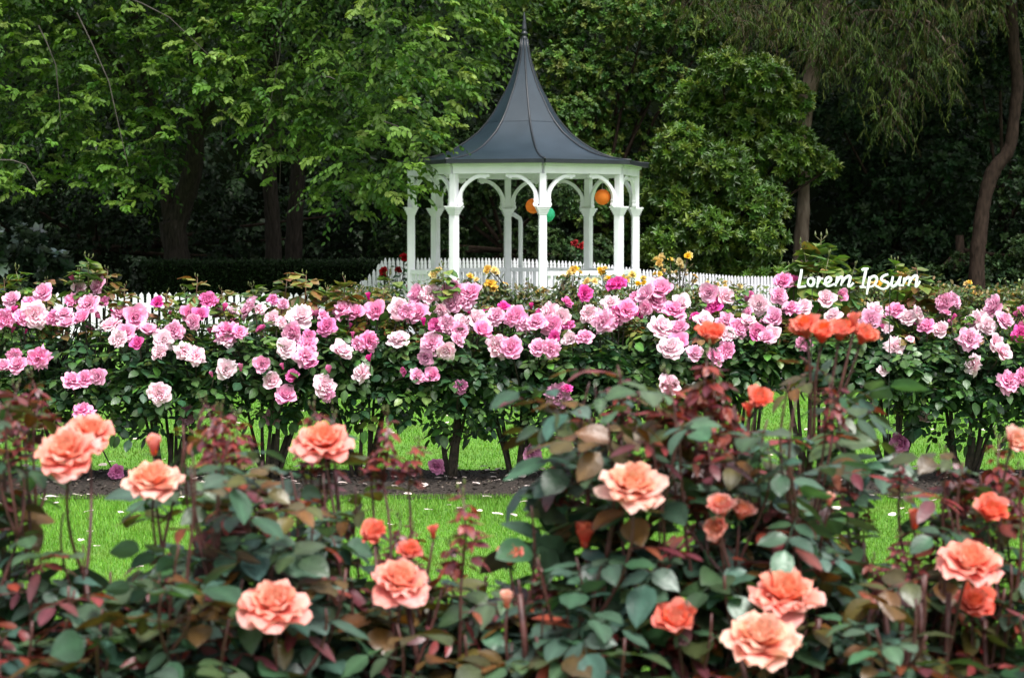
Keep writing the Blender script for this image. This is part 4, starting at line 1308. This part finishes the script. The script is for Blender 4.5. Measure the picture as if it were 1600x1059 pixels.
        for k in range(5):
            base = Vector((B.x + rng.uniform(-hw, hw), B.y + rng.uniform(-.25, .35), rng.uniform(0.92, 1.04)))
            stem_to(base)
            link('young_shoot', rng.choice(SH_BRZ if rng.random() < .55 else SH_GRN), None, b, Matrix.Translation(-B) @ place(base, (rng.gauss(0, .25), rng.gauss(0, .2), 1), rng.uniform(0, 6.28), rng.uniform(.1, .17)))
        link('canes', local(b, canes.mesh('canes', True)), M_cane, b)
pink_row()

# ================================================================== YELLOW ROSES
YB = [(686,428,20),(738,441,17),(765,428,22),(768,453,26),(790,456,18),(755,460,16),(842,458,18),(880,440,17),(902,426,18),(885,433,15),(925,441,18),(941,429,19),(952,438,16),(985,440,20),(1000,446,16),(1032,418,22),
      (1043,412,20),(1072,412,22),(1055,425,20),(1030,430,16),(1080,440,15),(1105,450,16),(1128,448,15),(1160,450,14),(1255,425,14),(1264,470,17),(1290,430,14),(1340,443,16),(1362,452,20),(1380,449,18),(1412,427,14),(1420,446,17),
      (1392,462,15),(1340,470,14),(1480,457,18),(1510,451,18),(1524,461,16),(1470,466,14),(1560,463,14),(1590,466,15),(600,470,14),(560,478,14),(520,470,12),(1010,470,14),(880,462,15)]
YBUSH = [(560, 'yellow rose bush left of the gazebo behind the pink row'), (705, 'yellow rose bush by the left gazebo column'), (775, 'yellow rose bush in front of the gazebo entrance'), (890, 'yellow rose bush in front of the gazebo centre column'),
         (965, 'yellow rose bush below the right gazebo columns'), (1050, 'tall yellow rose bush right of the gazebo against the glossy tree'), (1130, 'yellow rose bush in front of the receding fence'),
         (1265, 'yellow rose bush behind the left end of the lettering'), (1375, 'yellow rose bush behind the right end of the lettering'), (1500, 'yellow rose bush in front of the low dark shrub'), (1590, 'yellow rose bush at the right edge')]
def yellow_row():
    yc = 21.7
    bs = []
    for i, (px, lab) in enumerate(YBUSH):
        b = thing('yellow_rose_bush', lab, 'rose bush', (gx(px, yc), yc, 0.04), 'yellow rose bushes in the far bed')
        bs.append((b, px, []))
    for q in YB:
        min(bs, key=lambda s: abs(s[1] - q[0]))[2].append(q)
    for i, (b, px, bl) in enumerate(bs):
        rng = random.Random(700 + i); g = np.random.default_rng(700 + i)
        B = b.location
        canes = MB()
        hub = [Vector((B.x + rng.uniform(-.2, .2), B.y + rng.uniform(-.2, .2), rng.uniform(.6, .8))) for _ in range(5)]
        for h in hub:
            canes.tube([(B.x + rng.uniform(-.05, .05), B.y, 0.02), (B.x * .5 + h.x * .5, h.y, .4), h], [.015, .012, .009], 5)
        tops = []
        for (x, y, s) in bl:
            d = yc + rng.uniform(-.3, .3)
            p = P(x, y - 5, d)
            for k in range(3):                                # a cluster of small blooms
                o = p + Vector((rng.uniform(-.5, .5), rng.uniform(-.4, .3), rng.uniform(-.35, .35))) * (s * d / FP)
                ax = Vector((rng.gauss(0, .4), rng.gauss(-.6, .3), rng.gauss(.7, .3))).normalized()
                sc = s * d / FP * rng.uniform(.5, .75)
                link('bloom', rng.choice(YEL), None, b, Matrix.Translation(-B) @ place(o, ax, rng.uniform(0, 6), sc))
                h = min(hub, key=lambda q: (q - o).length)
                canes.tube([h, h.lerp(o, .5) + Vector((0, 0, .06)), o], [.007, .005, .004], 4)
            tops.append(p)
        for k in range(5):
            o = Vector((B.x + rng.uniform(-.4, .4), B.y + rng.uniform(-.3, .3), rng.uniform(.95, 1.15)))
            canes.tube([hub[k], o], [.006, .003], 4)
            tops.append(o)
        n = 1500
        pts = np.stack([g.normal(0, .22, n), g.normal(0, .2, n), g.uniform(.3, 1.05, n)], -1)
        for p in tops:                                        # leaves follow every flowering stem
            m = 60
            h = min(hub, key=lambda q: (q - p).length)
            t = g.uniform(0, .95, (m, 1))
            extra = (np.array(h) * (1 - t) + np.array(p) * t) - np.array([B.x, B.y, 0]) + g.normal(0, .045, (m, 3))
            pts = np.concatenate([pts, extra])
        n = len(pts)
        col = palette(g, n, [(0.05, 0.095, 0.028), (0.09, 0.12, 0.03), (0.14, 0.10, 0.035), (0.04, 0.075, 0.025), (0.12, 0.15, 0.045)], .2)
        v, f, c = leaves(pts + np.array([B.x, B.y, 0]), g.normal(0, 1, (n, 3)), np.array([0, -.3, 1.]) + g.normal(0, .4, (n, 3)), g.uniform(.04, .07, n), g.uniform(.025, .042, n), col)
        link('foliage', local(b, np_mesh('foliage', v, f, c)), M_rose, b, kind='stuff')
        link('canes', local(b, canes.mesh('canes', True)), M_cane, b)
yellow_row()

# ---- red roses at the fence
def red_bush(label, px, d, blooms, spread, seed):
    rng = random.Random(seed); g = np.random.default_rng(seed)
    b = thing('red_rose_bush', label, 'rose bush', (gx(px, d), d, 0), 'red roses by the fence')
    B = b.location; canes = MB(); pts = []
    for (x, y, s) in blooms:
        p = P(x, y, d + rng.uniform(-.1, .1))
        ax = Vector((rng.gauss(0, .3), -1, .5)).normalized()
        link('bloom', REDB, None, b, Matrix.Translation(-B) @ place(p, ax, rng.uniform(0, 6), s * d / FP * 1.1))
        st = bez(B, B + Vector((0, 0, .4)), p - Vector((0, 0, .4)), p, 6)
        canes.tube(st, [.012, .011, .01, .008, .006, .004], 5)
        pts += [tuple(st[k].lerp(st[k + 1], rng.random()) + Vector((rng.gauss(0, .06), rng.gauss(0, .05), rng.gauss(0, .06)))) for k in range(5) for _ in range(22) if k > 0]
    pts = np.array(pts); n = len(pts)
    v, f, c = leaves(pts, g.normal(0, 1, (n, 3)), np.array([0, -.5, 1.]) + g.normal(0, .4, (n, 3)), g.uniform(.05, .08, n), g.uniform(.035, .05, n), palette(g, n, G_D, .2))
    v[:, 2] = np.maximum(v[:, 2], 0.01)
    link('foliage', local(b, np_mesh('foliage', v, f, c)), M_rose, b, kind='stuff')
    link('canes', local(b, canes.mesh('canes', True)), M_cane, b)
red_bush('dark red rose bush climbing at the sweeping fence section', 612, 31.0, [(600, 424, 14), (599, 433, 13), (632, 403, 14), (622, 422, 11), (640, 447, 11), (606, 455, 10)], .4, 81)
red_bush('dark red roses seen between the back columns of the gazebo', 905, 38.5, [(898, 381, 12), (908, 385, 11), (914, 382, 10)], .4, 82)

# ================================================================== WHITE LETTERING
def lettering():
    d = 12.62
    def Z(x, y):
        return P(1220 + x / 6.667, 400 + y / 6.667, d)
    o = Z(800, 420)
    t = thing('lettering_sign', 'white brush script letters reading Lorem Ipsum above the roses', 'sign', (o.x, d, 0.02))
    B = t.location
    def loop(cx, cy, rx, ry, a0=0, a1=360, n=14):
        return [(cx + rx * math.cos(R(a0 + (a1 - a0) * i / n)), cy + ry * math.sin(R(a0 + (a1 - a0) * i / n))) for i in range(n + 1)]
    L = [('L', [[(216, 138), (212, 180), (200, 240), (188, 300), (184, 326), (215, 324), (262, 316)]]),
         ('o', [loop(312, 272, 32, 40, -110, 260), [(330, 240), (358, 252)]]),
         ('r', [[(398, 212), (388, 270), (376, 332)], [(380, 300), (396, 262), (416, 240), (440, 236)]]),
         ('e', [[(440, 296), (490, 280), (520, 256), (516, 232), (492, 226), (468, 248), (462, 285), (476, 312), (510, 314), (560, 290)]]),
         ('m', [[(592, 214), (582, 265), (568, 318)], [(574, 295), (604, 240), (630, 222), (642, 238), (634, 275), (626, 312)], [(632, 290), (664, 240), (700, 214), (722, 222), (714, 270), (702, 318), (730, 312), (758, 280)]]),
         ('I', [[(888, 140), (876, 200), (862, 260), (850, 326)], [(842, 150), (876, 136), (914, 134)], [(822, 326), (850, 324), (886, 328)]]),
         ('p', [[(926, 214), (914, 290), (902, 360), (896, 404)], [(914, 262), (948, 220), (984, 216), (1000, 246), (984, 290), (950, 318), (908, 322)]]),
         ('s', [[(1118, 192), (1074, 208), (1046, 238), (1062, 262), (1104, 276), (1122, 300), (1106, 332), (1064, 346), (1020, 330), (985, 308)]]),
         ('u', [[(1168, 212), (1158, 260), (1150, 300), (1168, 320), (1204, 296), (1234, 250), (1246, 214), (1240, 262), (1234, 306), (1262, 304)]]),
         ('m', [[(1292, 226), (1284, 270), (1270, 318)], [(1276, 295), (1304, 242), (1332, 226), (1344, 242), (1336, 280), (1328, 314)], [(1334, 290), (1362, 240), (1396, 210), (1418, 218), (1412, 270), (1404, 322), (1428, 306), (1450, 262)]])]
    mat = noise_mat('lettering_paint', (0.72, 0.78, 0.76), (0.85, 0.88, 0.87), 40, 0.5, 0.1)
    for ch, strokes in L:
        q = MB()
        for s in strokes:
            pts = [Z(*p) for p in s]
            P2 = []
            for i in range(len(pts) - 1):
                a = pts[max(i - 1, 0)]; b = pts[i]; c = pts[i + 1]; e = pts[min(i + 2, len(pts) - 1)]
                for j in range(4):
                    u = j / 4
                    P2.append(0.5 * ((2 * b) + (c - a) * u + (2 * a - 5 * b + 4 * c - e) * u * u + (3 * b - a - 3 * c + e) * u ** 3))
            P2.append(pts[-1])
            m = len(P2)
            q.tube(P2, [0.0088 * (0.75 + 0.35 * math.sin(math.pi * min(1, (i + 1) / m * 1.3))) for i in range(m)], 8, flat=(0, 1, 0))
        link('letter', local(t, q.mesh('letter', True)), mat, t)
    wire = noise_mat('dark_wire', (0.02, 0.03, 0.02), (0.04, 0.05, 0.035), 20, 0.5)
    a, b = Z(175, 318), Z(1440, 318)
    q = MB(); q.tube([a + Vector((0, .008, 0)), b + Vector((0, .008, 0))], 0.0022, 6)
    link('wire', local(t, q.mesh('wire')), wire, t)
    for x in (330, 1140):
        p = Z(x, 318) + Vector((0, .012, 0))
        q = MB(); q.tube([p, (p.x, p.y, 0.02)], 0.0025, 6)
        link('stake', local(t, q.mesh('stake')), wire, t)
lettering()

# ================================================================== FRONT CORAL ROSES
CO_IN, CO_OUT = (0.86, 0.26, 0.12), (0.90, 0.50, 0.34)
COL_V = {'coral': ((0.92, 0.20, 0.06), (0.95, 0.45, 0.29), ((0.86, 0.15, 0.17), (0.96, 0.50, 0.46))),
         'peach': ((0.93, 0.27, 0.09), (0.95, 0.50, 0.31), ((0.90, 0.25, 0.23), (0.96, 0.62, 0.55))),
         'red': ((0.86, 0.15, 0.05), (0.90, 0.28, 0.15), ((0.80, 0.12, 0.11), (0.88, 0.28, 0.23)))}
ORB = {}
for vn, (ci, co, oc) in COL_V.items():
    for shape, (n, op, lr, rf, rx, core) in {'open': (36, 1.38, (0.30, 0.54), 0.06, 0.85, 16), 'half': (20, 0.5, (0.48, 0.66), 0.05, 0.7, 9), 'bud': (11, 0.24, (0.75, 0.9), 0.025, 0.4, 5)}.items():
        for j in range(4 if shape == 'open' else 3):
            pl = petals_of(800 + j * 17 + len(vn) * 3 + n, n, op, ci, co, Lr=lr, ruf=rf, reflex=rx, outer_col=oc, nu=7, nv=8)
            core_me = bloom_mesh('bloom', pl[:core] + sepals(30 + j, 0.3 if shape != 'bud' else .5, phi=2.0 if shape != 'bud' else 1.2, col=(0.05, 0.09, 0.035)), M_orange)
            pm = []
            for v, f, c in pl[core:]:
                me = np_mesh('petal', v, f, c, True); me.materials.append(M_orange); pm.append(me)
            ORB.setdefault((vn, shape), []).append((core_me, pm))

FB = [(60, 4.25, 'coral rose bush at left with two overlapping open blooms'), (225, 4.15, 'coral rose bush at left with one peach bloom below an orange bud'),
      (350, 4.2, 'rose bush with tall maroon shoots left of centre'), (480, 4.3, 'coral rose bush with blooms among dense grey green leaves left of centre'), (630, 4.25, 'low coral rose bush with a loosely open bloom in the lawn gap'),
      (780, 4.2, 'low rose bush with a single red bud in the centre'), (920, 4.25, 'tall coral rose bush with a single large open bloom'), (1080, 4.2, 'tall reddish leaved rose bush with paired coral blooms right of centre'),
      (1210, 4.15, 'coral rose bush with two large blooms one above the other'), (1300, 4.6, 'tall coral rose bush topped by a row of red orange blooms'), (1430, 4.2, 'rose bush with maroon leaves and one thin stemmed orange bud'),
      (1550, 4.2, 'coral rose bush with maroon leaves at the right edge')]
FBL = [ # x, y, size, colour, shape, lean x, face up
    (103, 702, 92, 'coral', 'open', -.1, 1.31, 4.1), (142, 672, 72, 'coral', 'open', .3, 1.40, 4.35), (238, 744, 82, 'peach', 'open', 0, 2.10, 4.2), (240, 697, 26, 'coral', 'bud', 0, 3, 4.3),
    (428, 938, 100, 'coral', 'open', .1, 1.75, 3.9), (628, 903, 88, 'coral', 'open', .35, 1.57, 4.1), (584, 834, 48, 'red', 'half', -.2, 1.2, 4.3), (640, 862, 42, 'red', 'half', .2, 1.1, 4.3), (505, 684, 82, 'coral', 'open', 0, 1.75, 4.5),
    (797, 868, 42, 'red', 'half', 0, 2.5, 4.2), (914, 835, 36, 'red', 'bud', 0, 3, 4.2), (792, 936, 24, 'peach', 'bud', 0, 3, 4.0), (988, 752, 92, 'peach', 'open', .1, 1.40, 4.0), (1126, 792, 50, 'coral', 'half', -.2, 1.6, 4.1),
    (1120, 822, 40, 'coral', 'half', -.3, -.2, 4.1), (1160, 798, 42, 'coral', 'half', .3, 1.3, 4.15), (1112, 522, 48, 'red', 'half', -.1, 1.6, 4.9), (1258, 512, 52, 'red', 'half', -.4, 1.6, 4.8), (1285, 520, 46, 'red', 'half', 0, 1.7, 4.75),
    (1314, 516, 46, 'red', 'half', .2, 1.7, 4.8), (1350, 524, 44, 'red', 'half', .5, 1.5, 4.8), (1335, 502, 22, 'red', 'bud', 0, 3, 4.8), (1186, 624, 42, 'red', 'half', .1, 1.0, 4.6),
    (1228, 922, 104, 'coral', 'open', .05, 1.75, 4.0), (1190, 990, 106, 'peach', 'open', 0, 1.75, 3.85), (1056, 970, 70, 'red', 'half', -.1, 1.2, 4.0), (1516, 872, 90, 'coral', 'open', .1, 1.57, 4.1), (1548, 798, 56, 'red', 'half', .1, 1.1, 4.3),
    (1522, 942, 62, 'red', 'half', 0, .8, 4.2), (1430, 812, 27, 'red', 'bud', 0, 3, 4.3), (1588, 690, 46, 'peach', 'half', .3, .7, 4.3), (677, 831, 18, 'red', 'bud', 0, 3, 4.3), (1296, 780, 18, 'peach', 'bud', 0, 3, 4.3), (1170, 640, 20, 'red', 'bud', 0, 2, 4.6)]
FSH = [(345, 628, 85), (322, 640, 80), (368, 650, 75), (505, 640, 85), (525, 655, 80), (478, 668, 70), (603, 650, 90), (632, 690, 70), (580, 690, 65), (230, 872, 90), (205, 905, 80), (255, 900, 80), (1068, 585, 95), (1100, 560, 110), (1135, 590, 95),
       (1085, 640, 100), (1120, 660, 80), (1400, 842, 80), (1375, 880, 70), (1425, 862, 70), (1480, 745, 90), (1500, 705, 90), (1540, 690, 90), (1575, 735, 80), (1460, 800, 80), (28, 640, 80), (55, 590, 90), (5, 610, 80), (612, 810, 75),
       (650, 830, 70), (700, 850, 70), (735, 775, 110), (850, 880, 60), (1240, 770, 90), (1262, 800, 70), (1215, 720, 90), (990, 590, 80), (870, 720, 70), (1410, 700, 60), (60, 880, 60), (905, 900, 60), (1300, 600, 70), (1340, 770, 60)]
FLC = [(20, 640), (40, 690), (5, 720), (300, 740), (290, 690), (335, 700), (360, 680), (410, 720), (440, 740), (470, 720), (520, 690), (555, 760), (490, 790), (385, 760), (880, 610), (905, 640), (930, 600), (965, 570), (950, 660), (1000, 610), (1045, 600),
       (1060, 660), (1090, 600), (1130, 640), (1020, 690), (870, 680), (900, 720), (1100, 700), (1160, 700), (1150, 640), (1200, 700), (1250, 720), (1270, 580), (1300, 590), (1330, 620), (1290, 650), (1320, 700), (1340, 760), (1240, 640), (1480, 790), (1530, 740),
       (1590, 750), (1560, 800), (1500, 830), (100, 800), (60, 840), (130, 850), (250, 830), (280, 850), (330, 820), (200, 900), (20, 880), (600, 900), (560, 860), (520, 840), (830, 790), (860, 830), (900, 870), (940, 880), (980, 900), (1050, 860),
       (1090, 830), (1200, 830), (1240, 860), (1290, 860), (1440, 900), (1380, 920), (1470, 920), (1580, 880), (760, 940), (700, 930), (660, 950), (160, 950), (320, 920), (480, 930), (850, 950), (1330, 930), (1140, 900)]
_r = random.Random(31)
for (x0, x1, y0, y1, k) in ((0, 90, 600, 850, 6), (275, 390, 660, 860, 8), (390, 570, 700, 880, 10), (840, 960, 570, 860, 6), (960, 1080, 560, 880, 4), (1080, 1200, 600, 880, 5), (1230, 1350, 560, 880, 8), (1455, 1600, 720, 900, 8), (0, 1600, 900, 1010, 46)):
    for _k in range(k):
        FLC.append((_r.uniform(x0, x1), _r.uniform(y0, y1)))
FLC.sort(key=lambda q: -q[1])
def front_row():
    bs = []
    for i, (px, d, lab) in enumerate(FB):
        b = thing('coral_rose_bush', lab, 'rose bush', (gx(px, d), d, 0.0), 'coral rose bushes in the foreground')
        bs.append(dict(b=b, px=px, bl=[], sh=[], lc=[], i=i, d=d))
    near = lambda x: min(bs, key=lambda q: abs(q['px'] - x))
    for q in FBL: near(q[0])['bl'].append(q)
    for q in FSH: near(q[0])['sh'].append(q)
    for q in FLC: near(q[0])['lc'].append(q)
    def clear(x, y, d):
        for q in FBL:
            if abs(q[0] - x) < q[2] * .62 + 6 and y < q[1] + q[2] * .6:
                d = max(d, q[7] + .14)
        return d
    for e in bs:
        rng = random.Random(600 + e['i'])
        b = e['b']; B = b.location
        canes = MB()
        leafn = [0]
        def leaf_at(p, az, s, kind, lift):
            if leafn[0] >= 295:
                return
            out = Vector((math.cos(az), math.sin(az), lift))
            q = p + out.normalized() * s * 0.6
            lx, ly = 800 + q.x / q.y * FP, HZ + (CZ - q.z) / q.y * FP
            for (bx, by, bs_, _, _, _, _, bd) in FBL:
                if q.y < bd + .06 and abs(lx - bx) < bs_ * .5 + (52 if bs_ > 60 else 34) and abs(ly - by) < bs_ * .45 + (48 if bs_ > 60 else 28):
                    return
            for (x0, x1, y0, y1) in ((30, 215, 765, 900), (262, 310, 770, 850), (545, 850, 770, 885), (1340, 1465, 770, 905), (30, 90, 760, 800), (1000, 1060, 770, 850), (1195, 1290, 610, 740), (640, 850, 640, 800)):
                if x0 < lx < x1 and y0 < ly < y1 and rng.random() < .86:
                    return
            leafn[0] += 1
            ms = {'d': FL_D, 'g': FL_G, 'b': FL_B, 'r': FL_R, 'p': FL_P}[kind]
            out = Vector((math.cos(az), math.sin(az), lift))
            link('leaf', rng.choice(ms), None, b, Matrix.Translation(-B) @ leaf_M(p, out, rng.uniform(.05, .5), s, rng.gauss(0, .35)))
        lines = []
        for k in range(6):                                              # main canes from the ground
            a0 = rng.uniform(0, 6.28)
            f0 = Vector((B.x + math.cos(a0) * .05, B.y + math.sin(a0) * .05, 0))
            t0 = Vector((B.x + math.cos(a0) * rng.uniform(.06, .2), B.y + math.sin(a0) * rng.uniform(.06, .2), rng.uniform(.72, .9)))
            pts = bez(f0, f0 + Vector((0, 0, .25)), t0 + Vector((rng.uniform(-.06, .06), rng.uniform(-.06, .06), -.3)), t0, 10)
            canes.tube(pts, [.010 - .0004 * j for j in range(10)], 7)
            lines.append(pts)
        def cane_to(p, r0=.0075, r1=.0035, leaves_from=.55, redness=.25, step=.075, stop=.04, size=1.0):
            best = None
            for ln in lines:
                for q in ln[2:]:
                    dz = p.z - q.z
                    if .09 < dz:
                        h = (q.xy - p.xy).length
                        c = h + abs(dz - .28) * .5 + (.6 if h > dz * 1.1 else 0)
                        if best is None or c < best[0]:
                            best = (c, q)
            foot = best[1].copy() if best else Vector((B.x, B.y, 0))
            L = (p - foot).length
            w = Vector((rng.uniform(-1, 1), rng.uniform(-1, 1), 0)) * L * .1
            pts = bez(foot, foot + (p - foot) * .3 + Vector((p.x - foot.x, p.y - foot.y, 0)) * .25 + w, p - Vector((rng.uniform(-.12, .12) * L, rng.uniform(-.12, .12) * L, L * .35)), p, 12)
            r0 = min(r0, .0044); r1 = min(r1, .0030)
            canes.tube(pts, [r0 + (r1 - r0) * k / 11 for k in range(12)], 6)
            for k in (3, 5, 7, 9):                                      # thorns
                a3 = rng.uniform(0, 6.28); q = pts[k]
                canes.tube([q, q + Vector((math.cos(a3) * .011, math.sin(a3) * .011, -.002))], [.0028, .0003], 4)
            lines.append(pts)
            leaves_from = max(.5, foot.z + .02)
            az = rng.uniform(0, 6.28); zz = leaves_from
            while zz < p.z - stop:
                k = next((k for k in range(11) if pts[k + 1].z >= zz), 10)
                f = (zz - pts[k].z) / max(1e-4, pts[k + 1].z - pts[k].z)
                q = pts[k].lerp(pts[k + 1], min(1, max(0, f)))
                top = (p.z - zz) < .16
                t = rng.random()
                kind = ('r' if t < redness * 1.6 else 'b' if t < redness * 1.6 + .25 else 'd' if t < .85 else 'g') if top else ('r' if t < redness * .35 else 'p' if t < redness * .8 else 'b' if t < redness * .8 + .1 else 'd' if t < .85 else 'g')
                leaf_at(q, az, size * rng.uniform(.12, .2) * (.75 if top else 1), kind, rng.uniform(-.1, .6))
                az += 2.4 + rng.uniform(-.4, .4); zz += step * rng.uniform(.7, 1.3)
            return pts
        red = .55 if e['px'] in (1080, 1430, 1550) else .3
        for (x, y, s, cv, sh, lx, up, d) in e['bl']:
            p = P(x, y, d)
            ax = Vector((lx, -.8, up)).normalized()
            dia = s * d / FP
            core, pm = rng.choice(ORB[(cv, sh)])
            sc = dia * {'open': 1.08, 'half': 1.15, 'bud': 1.35}[sh]
            base = p - ax * sc * {'open': .2, 'half': .3, 'bud': .42}[sh]
            o = link('bloom', core, None, b, Matrix.Translation(-B) @ place(base, ax, rng.uniform(0, 6.28), sc))
            for me in pm:
                link('petal', me, None, o)
            cane_to(base - ax * sc * .14, leaves_from=.6 + rng.uniform(0, .1), stop=.07, redness=red * .6, step=.06)
        for (x, y, h) in e['sh']:
            d = clear(x, y, e['d'] + rng.uniform(-.15, .35))
            hh = h * 1.15 * d / FP
            tip = P(x, y, d); base = tip - Vector((rng.uniform(-.02, .02), 0, hh))
            link('young_shoot', rng.choice(SH_RED), None, b, Matrix.Translation(-B) @ place(base, (rng.gauss(0, .1), rng.gauss(0, .1), 1), rng.uniform(0, 6.28), hh))
            cane_to(base + Vector((0, 0, .004)), .006, .0028, redness=red, stop=.02, step=.06)
        for (x, y) in e['lc']:
            d = clear(x, y, e['d'] + rng.uniform(-.25, .35))
            cane_to(P(x, y, d), .0055, .002, leaves_from=.62, redness=red * .5, step=.038, stop=.0, size=1.0)
        for k in range(11):                           # low leafy canes that fill the bottom
            x = e['px'] + rng.uniform(-85, 85)
            y = rng.uniform(870, 1010)
            cane_to(P(x, y, clear(x, y, e['d'] + rng.uniform(-.35, .35))), .006, .003, leaves_from=.5, redness=red * .4, step=.042, stop=0, size=1.15)
        link('canes', local(b, canes.mesh('canes', True)), M_caneR, b)
front_row()

# ================================================================== FALLEN PETALS
def fallen():
    rng = random.Random(77)
    ms = []
    for j in range(5):
        g = np.random.default_rng(90 + j)
        v, f, c = petal(g, 1.0, 0.5, 0, 1.2, .35, .3, .12, 0.0, 0.0, 5, 5, (0.86, 0.72, 0.66), (0.88, 0.76, 0.74))
        v = v - v.mean(0); v[:, 2] -= v[:, 2].min()
        me = np_mesh('petal', v, f, c, True); me.materials.append(M_pink); ms.append(me)
    spots = []
    for k in range(95):
        y = 12.35 - abs(rng.gauss(0, 1.1)); spots.append((rng.uniform(-3.3, 3.3), max(8.2, y), .036, 'pale fallen rose petal lying on the lawn before the pink bed', 'petals fallen on the near lawn'))
    for k in range(170):
        spots.append((rng.uniform(-3.5, 3.5), rng.uniform(12.5, 13.7), .062, 'pale fallen rose petal lying on the dark mulch bed', 'petals fallen on the mulch'))
    for k in range(70):
        y = rng.uniform(13.8, 19.5); spots.append((rng.uniform(-.25, .25) * y, y, .036, 'pale fallen petal on the grass beyond the pink roses', 'petals fallen on the far lawn'))
    for x, y, z, lab, grp in spots:
        s = rng.uniform(.028, .062)
        M = Matrix.Translation((x, y, z)) @ Matrix.Rotation(rng.uniform(0, 6.28), 4, 'Z') @ Matrix.Rotation(rng.uniform(-.25, .25), 4, 'X') @ Matrix.Scale(s, 4)
        o = link('fallen_petal', rng.choice(ms), None, None, M, label=lab, category='petal', group=grp)
fallen()
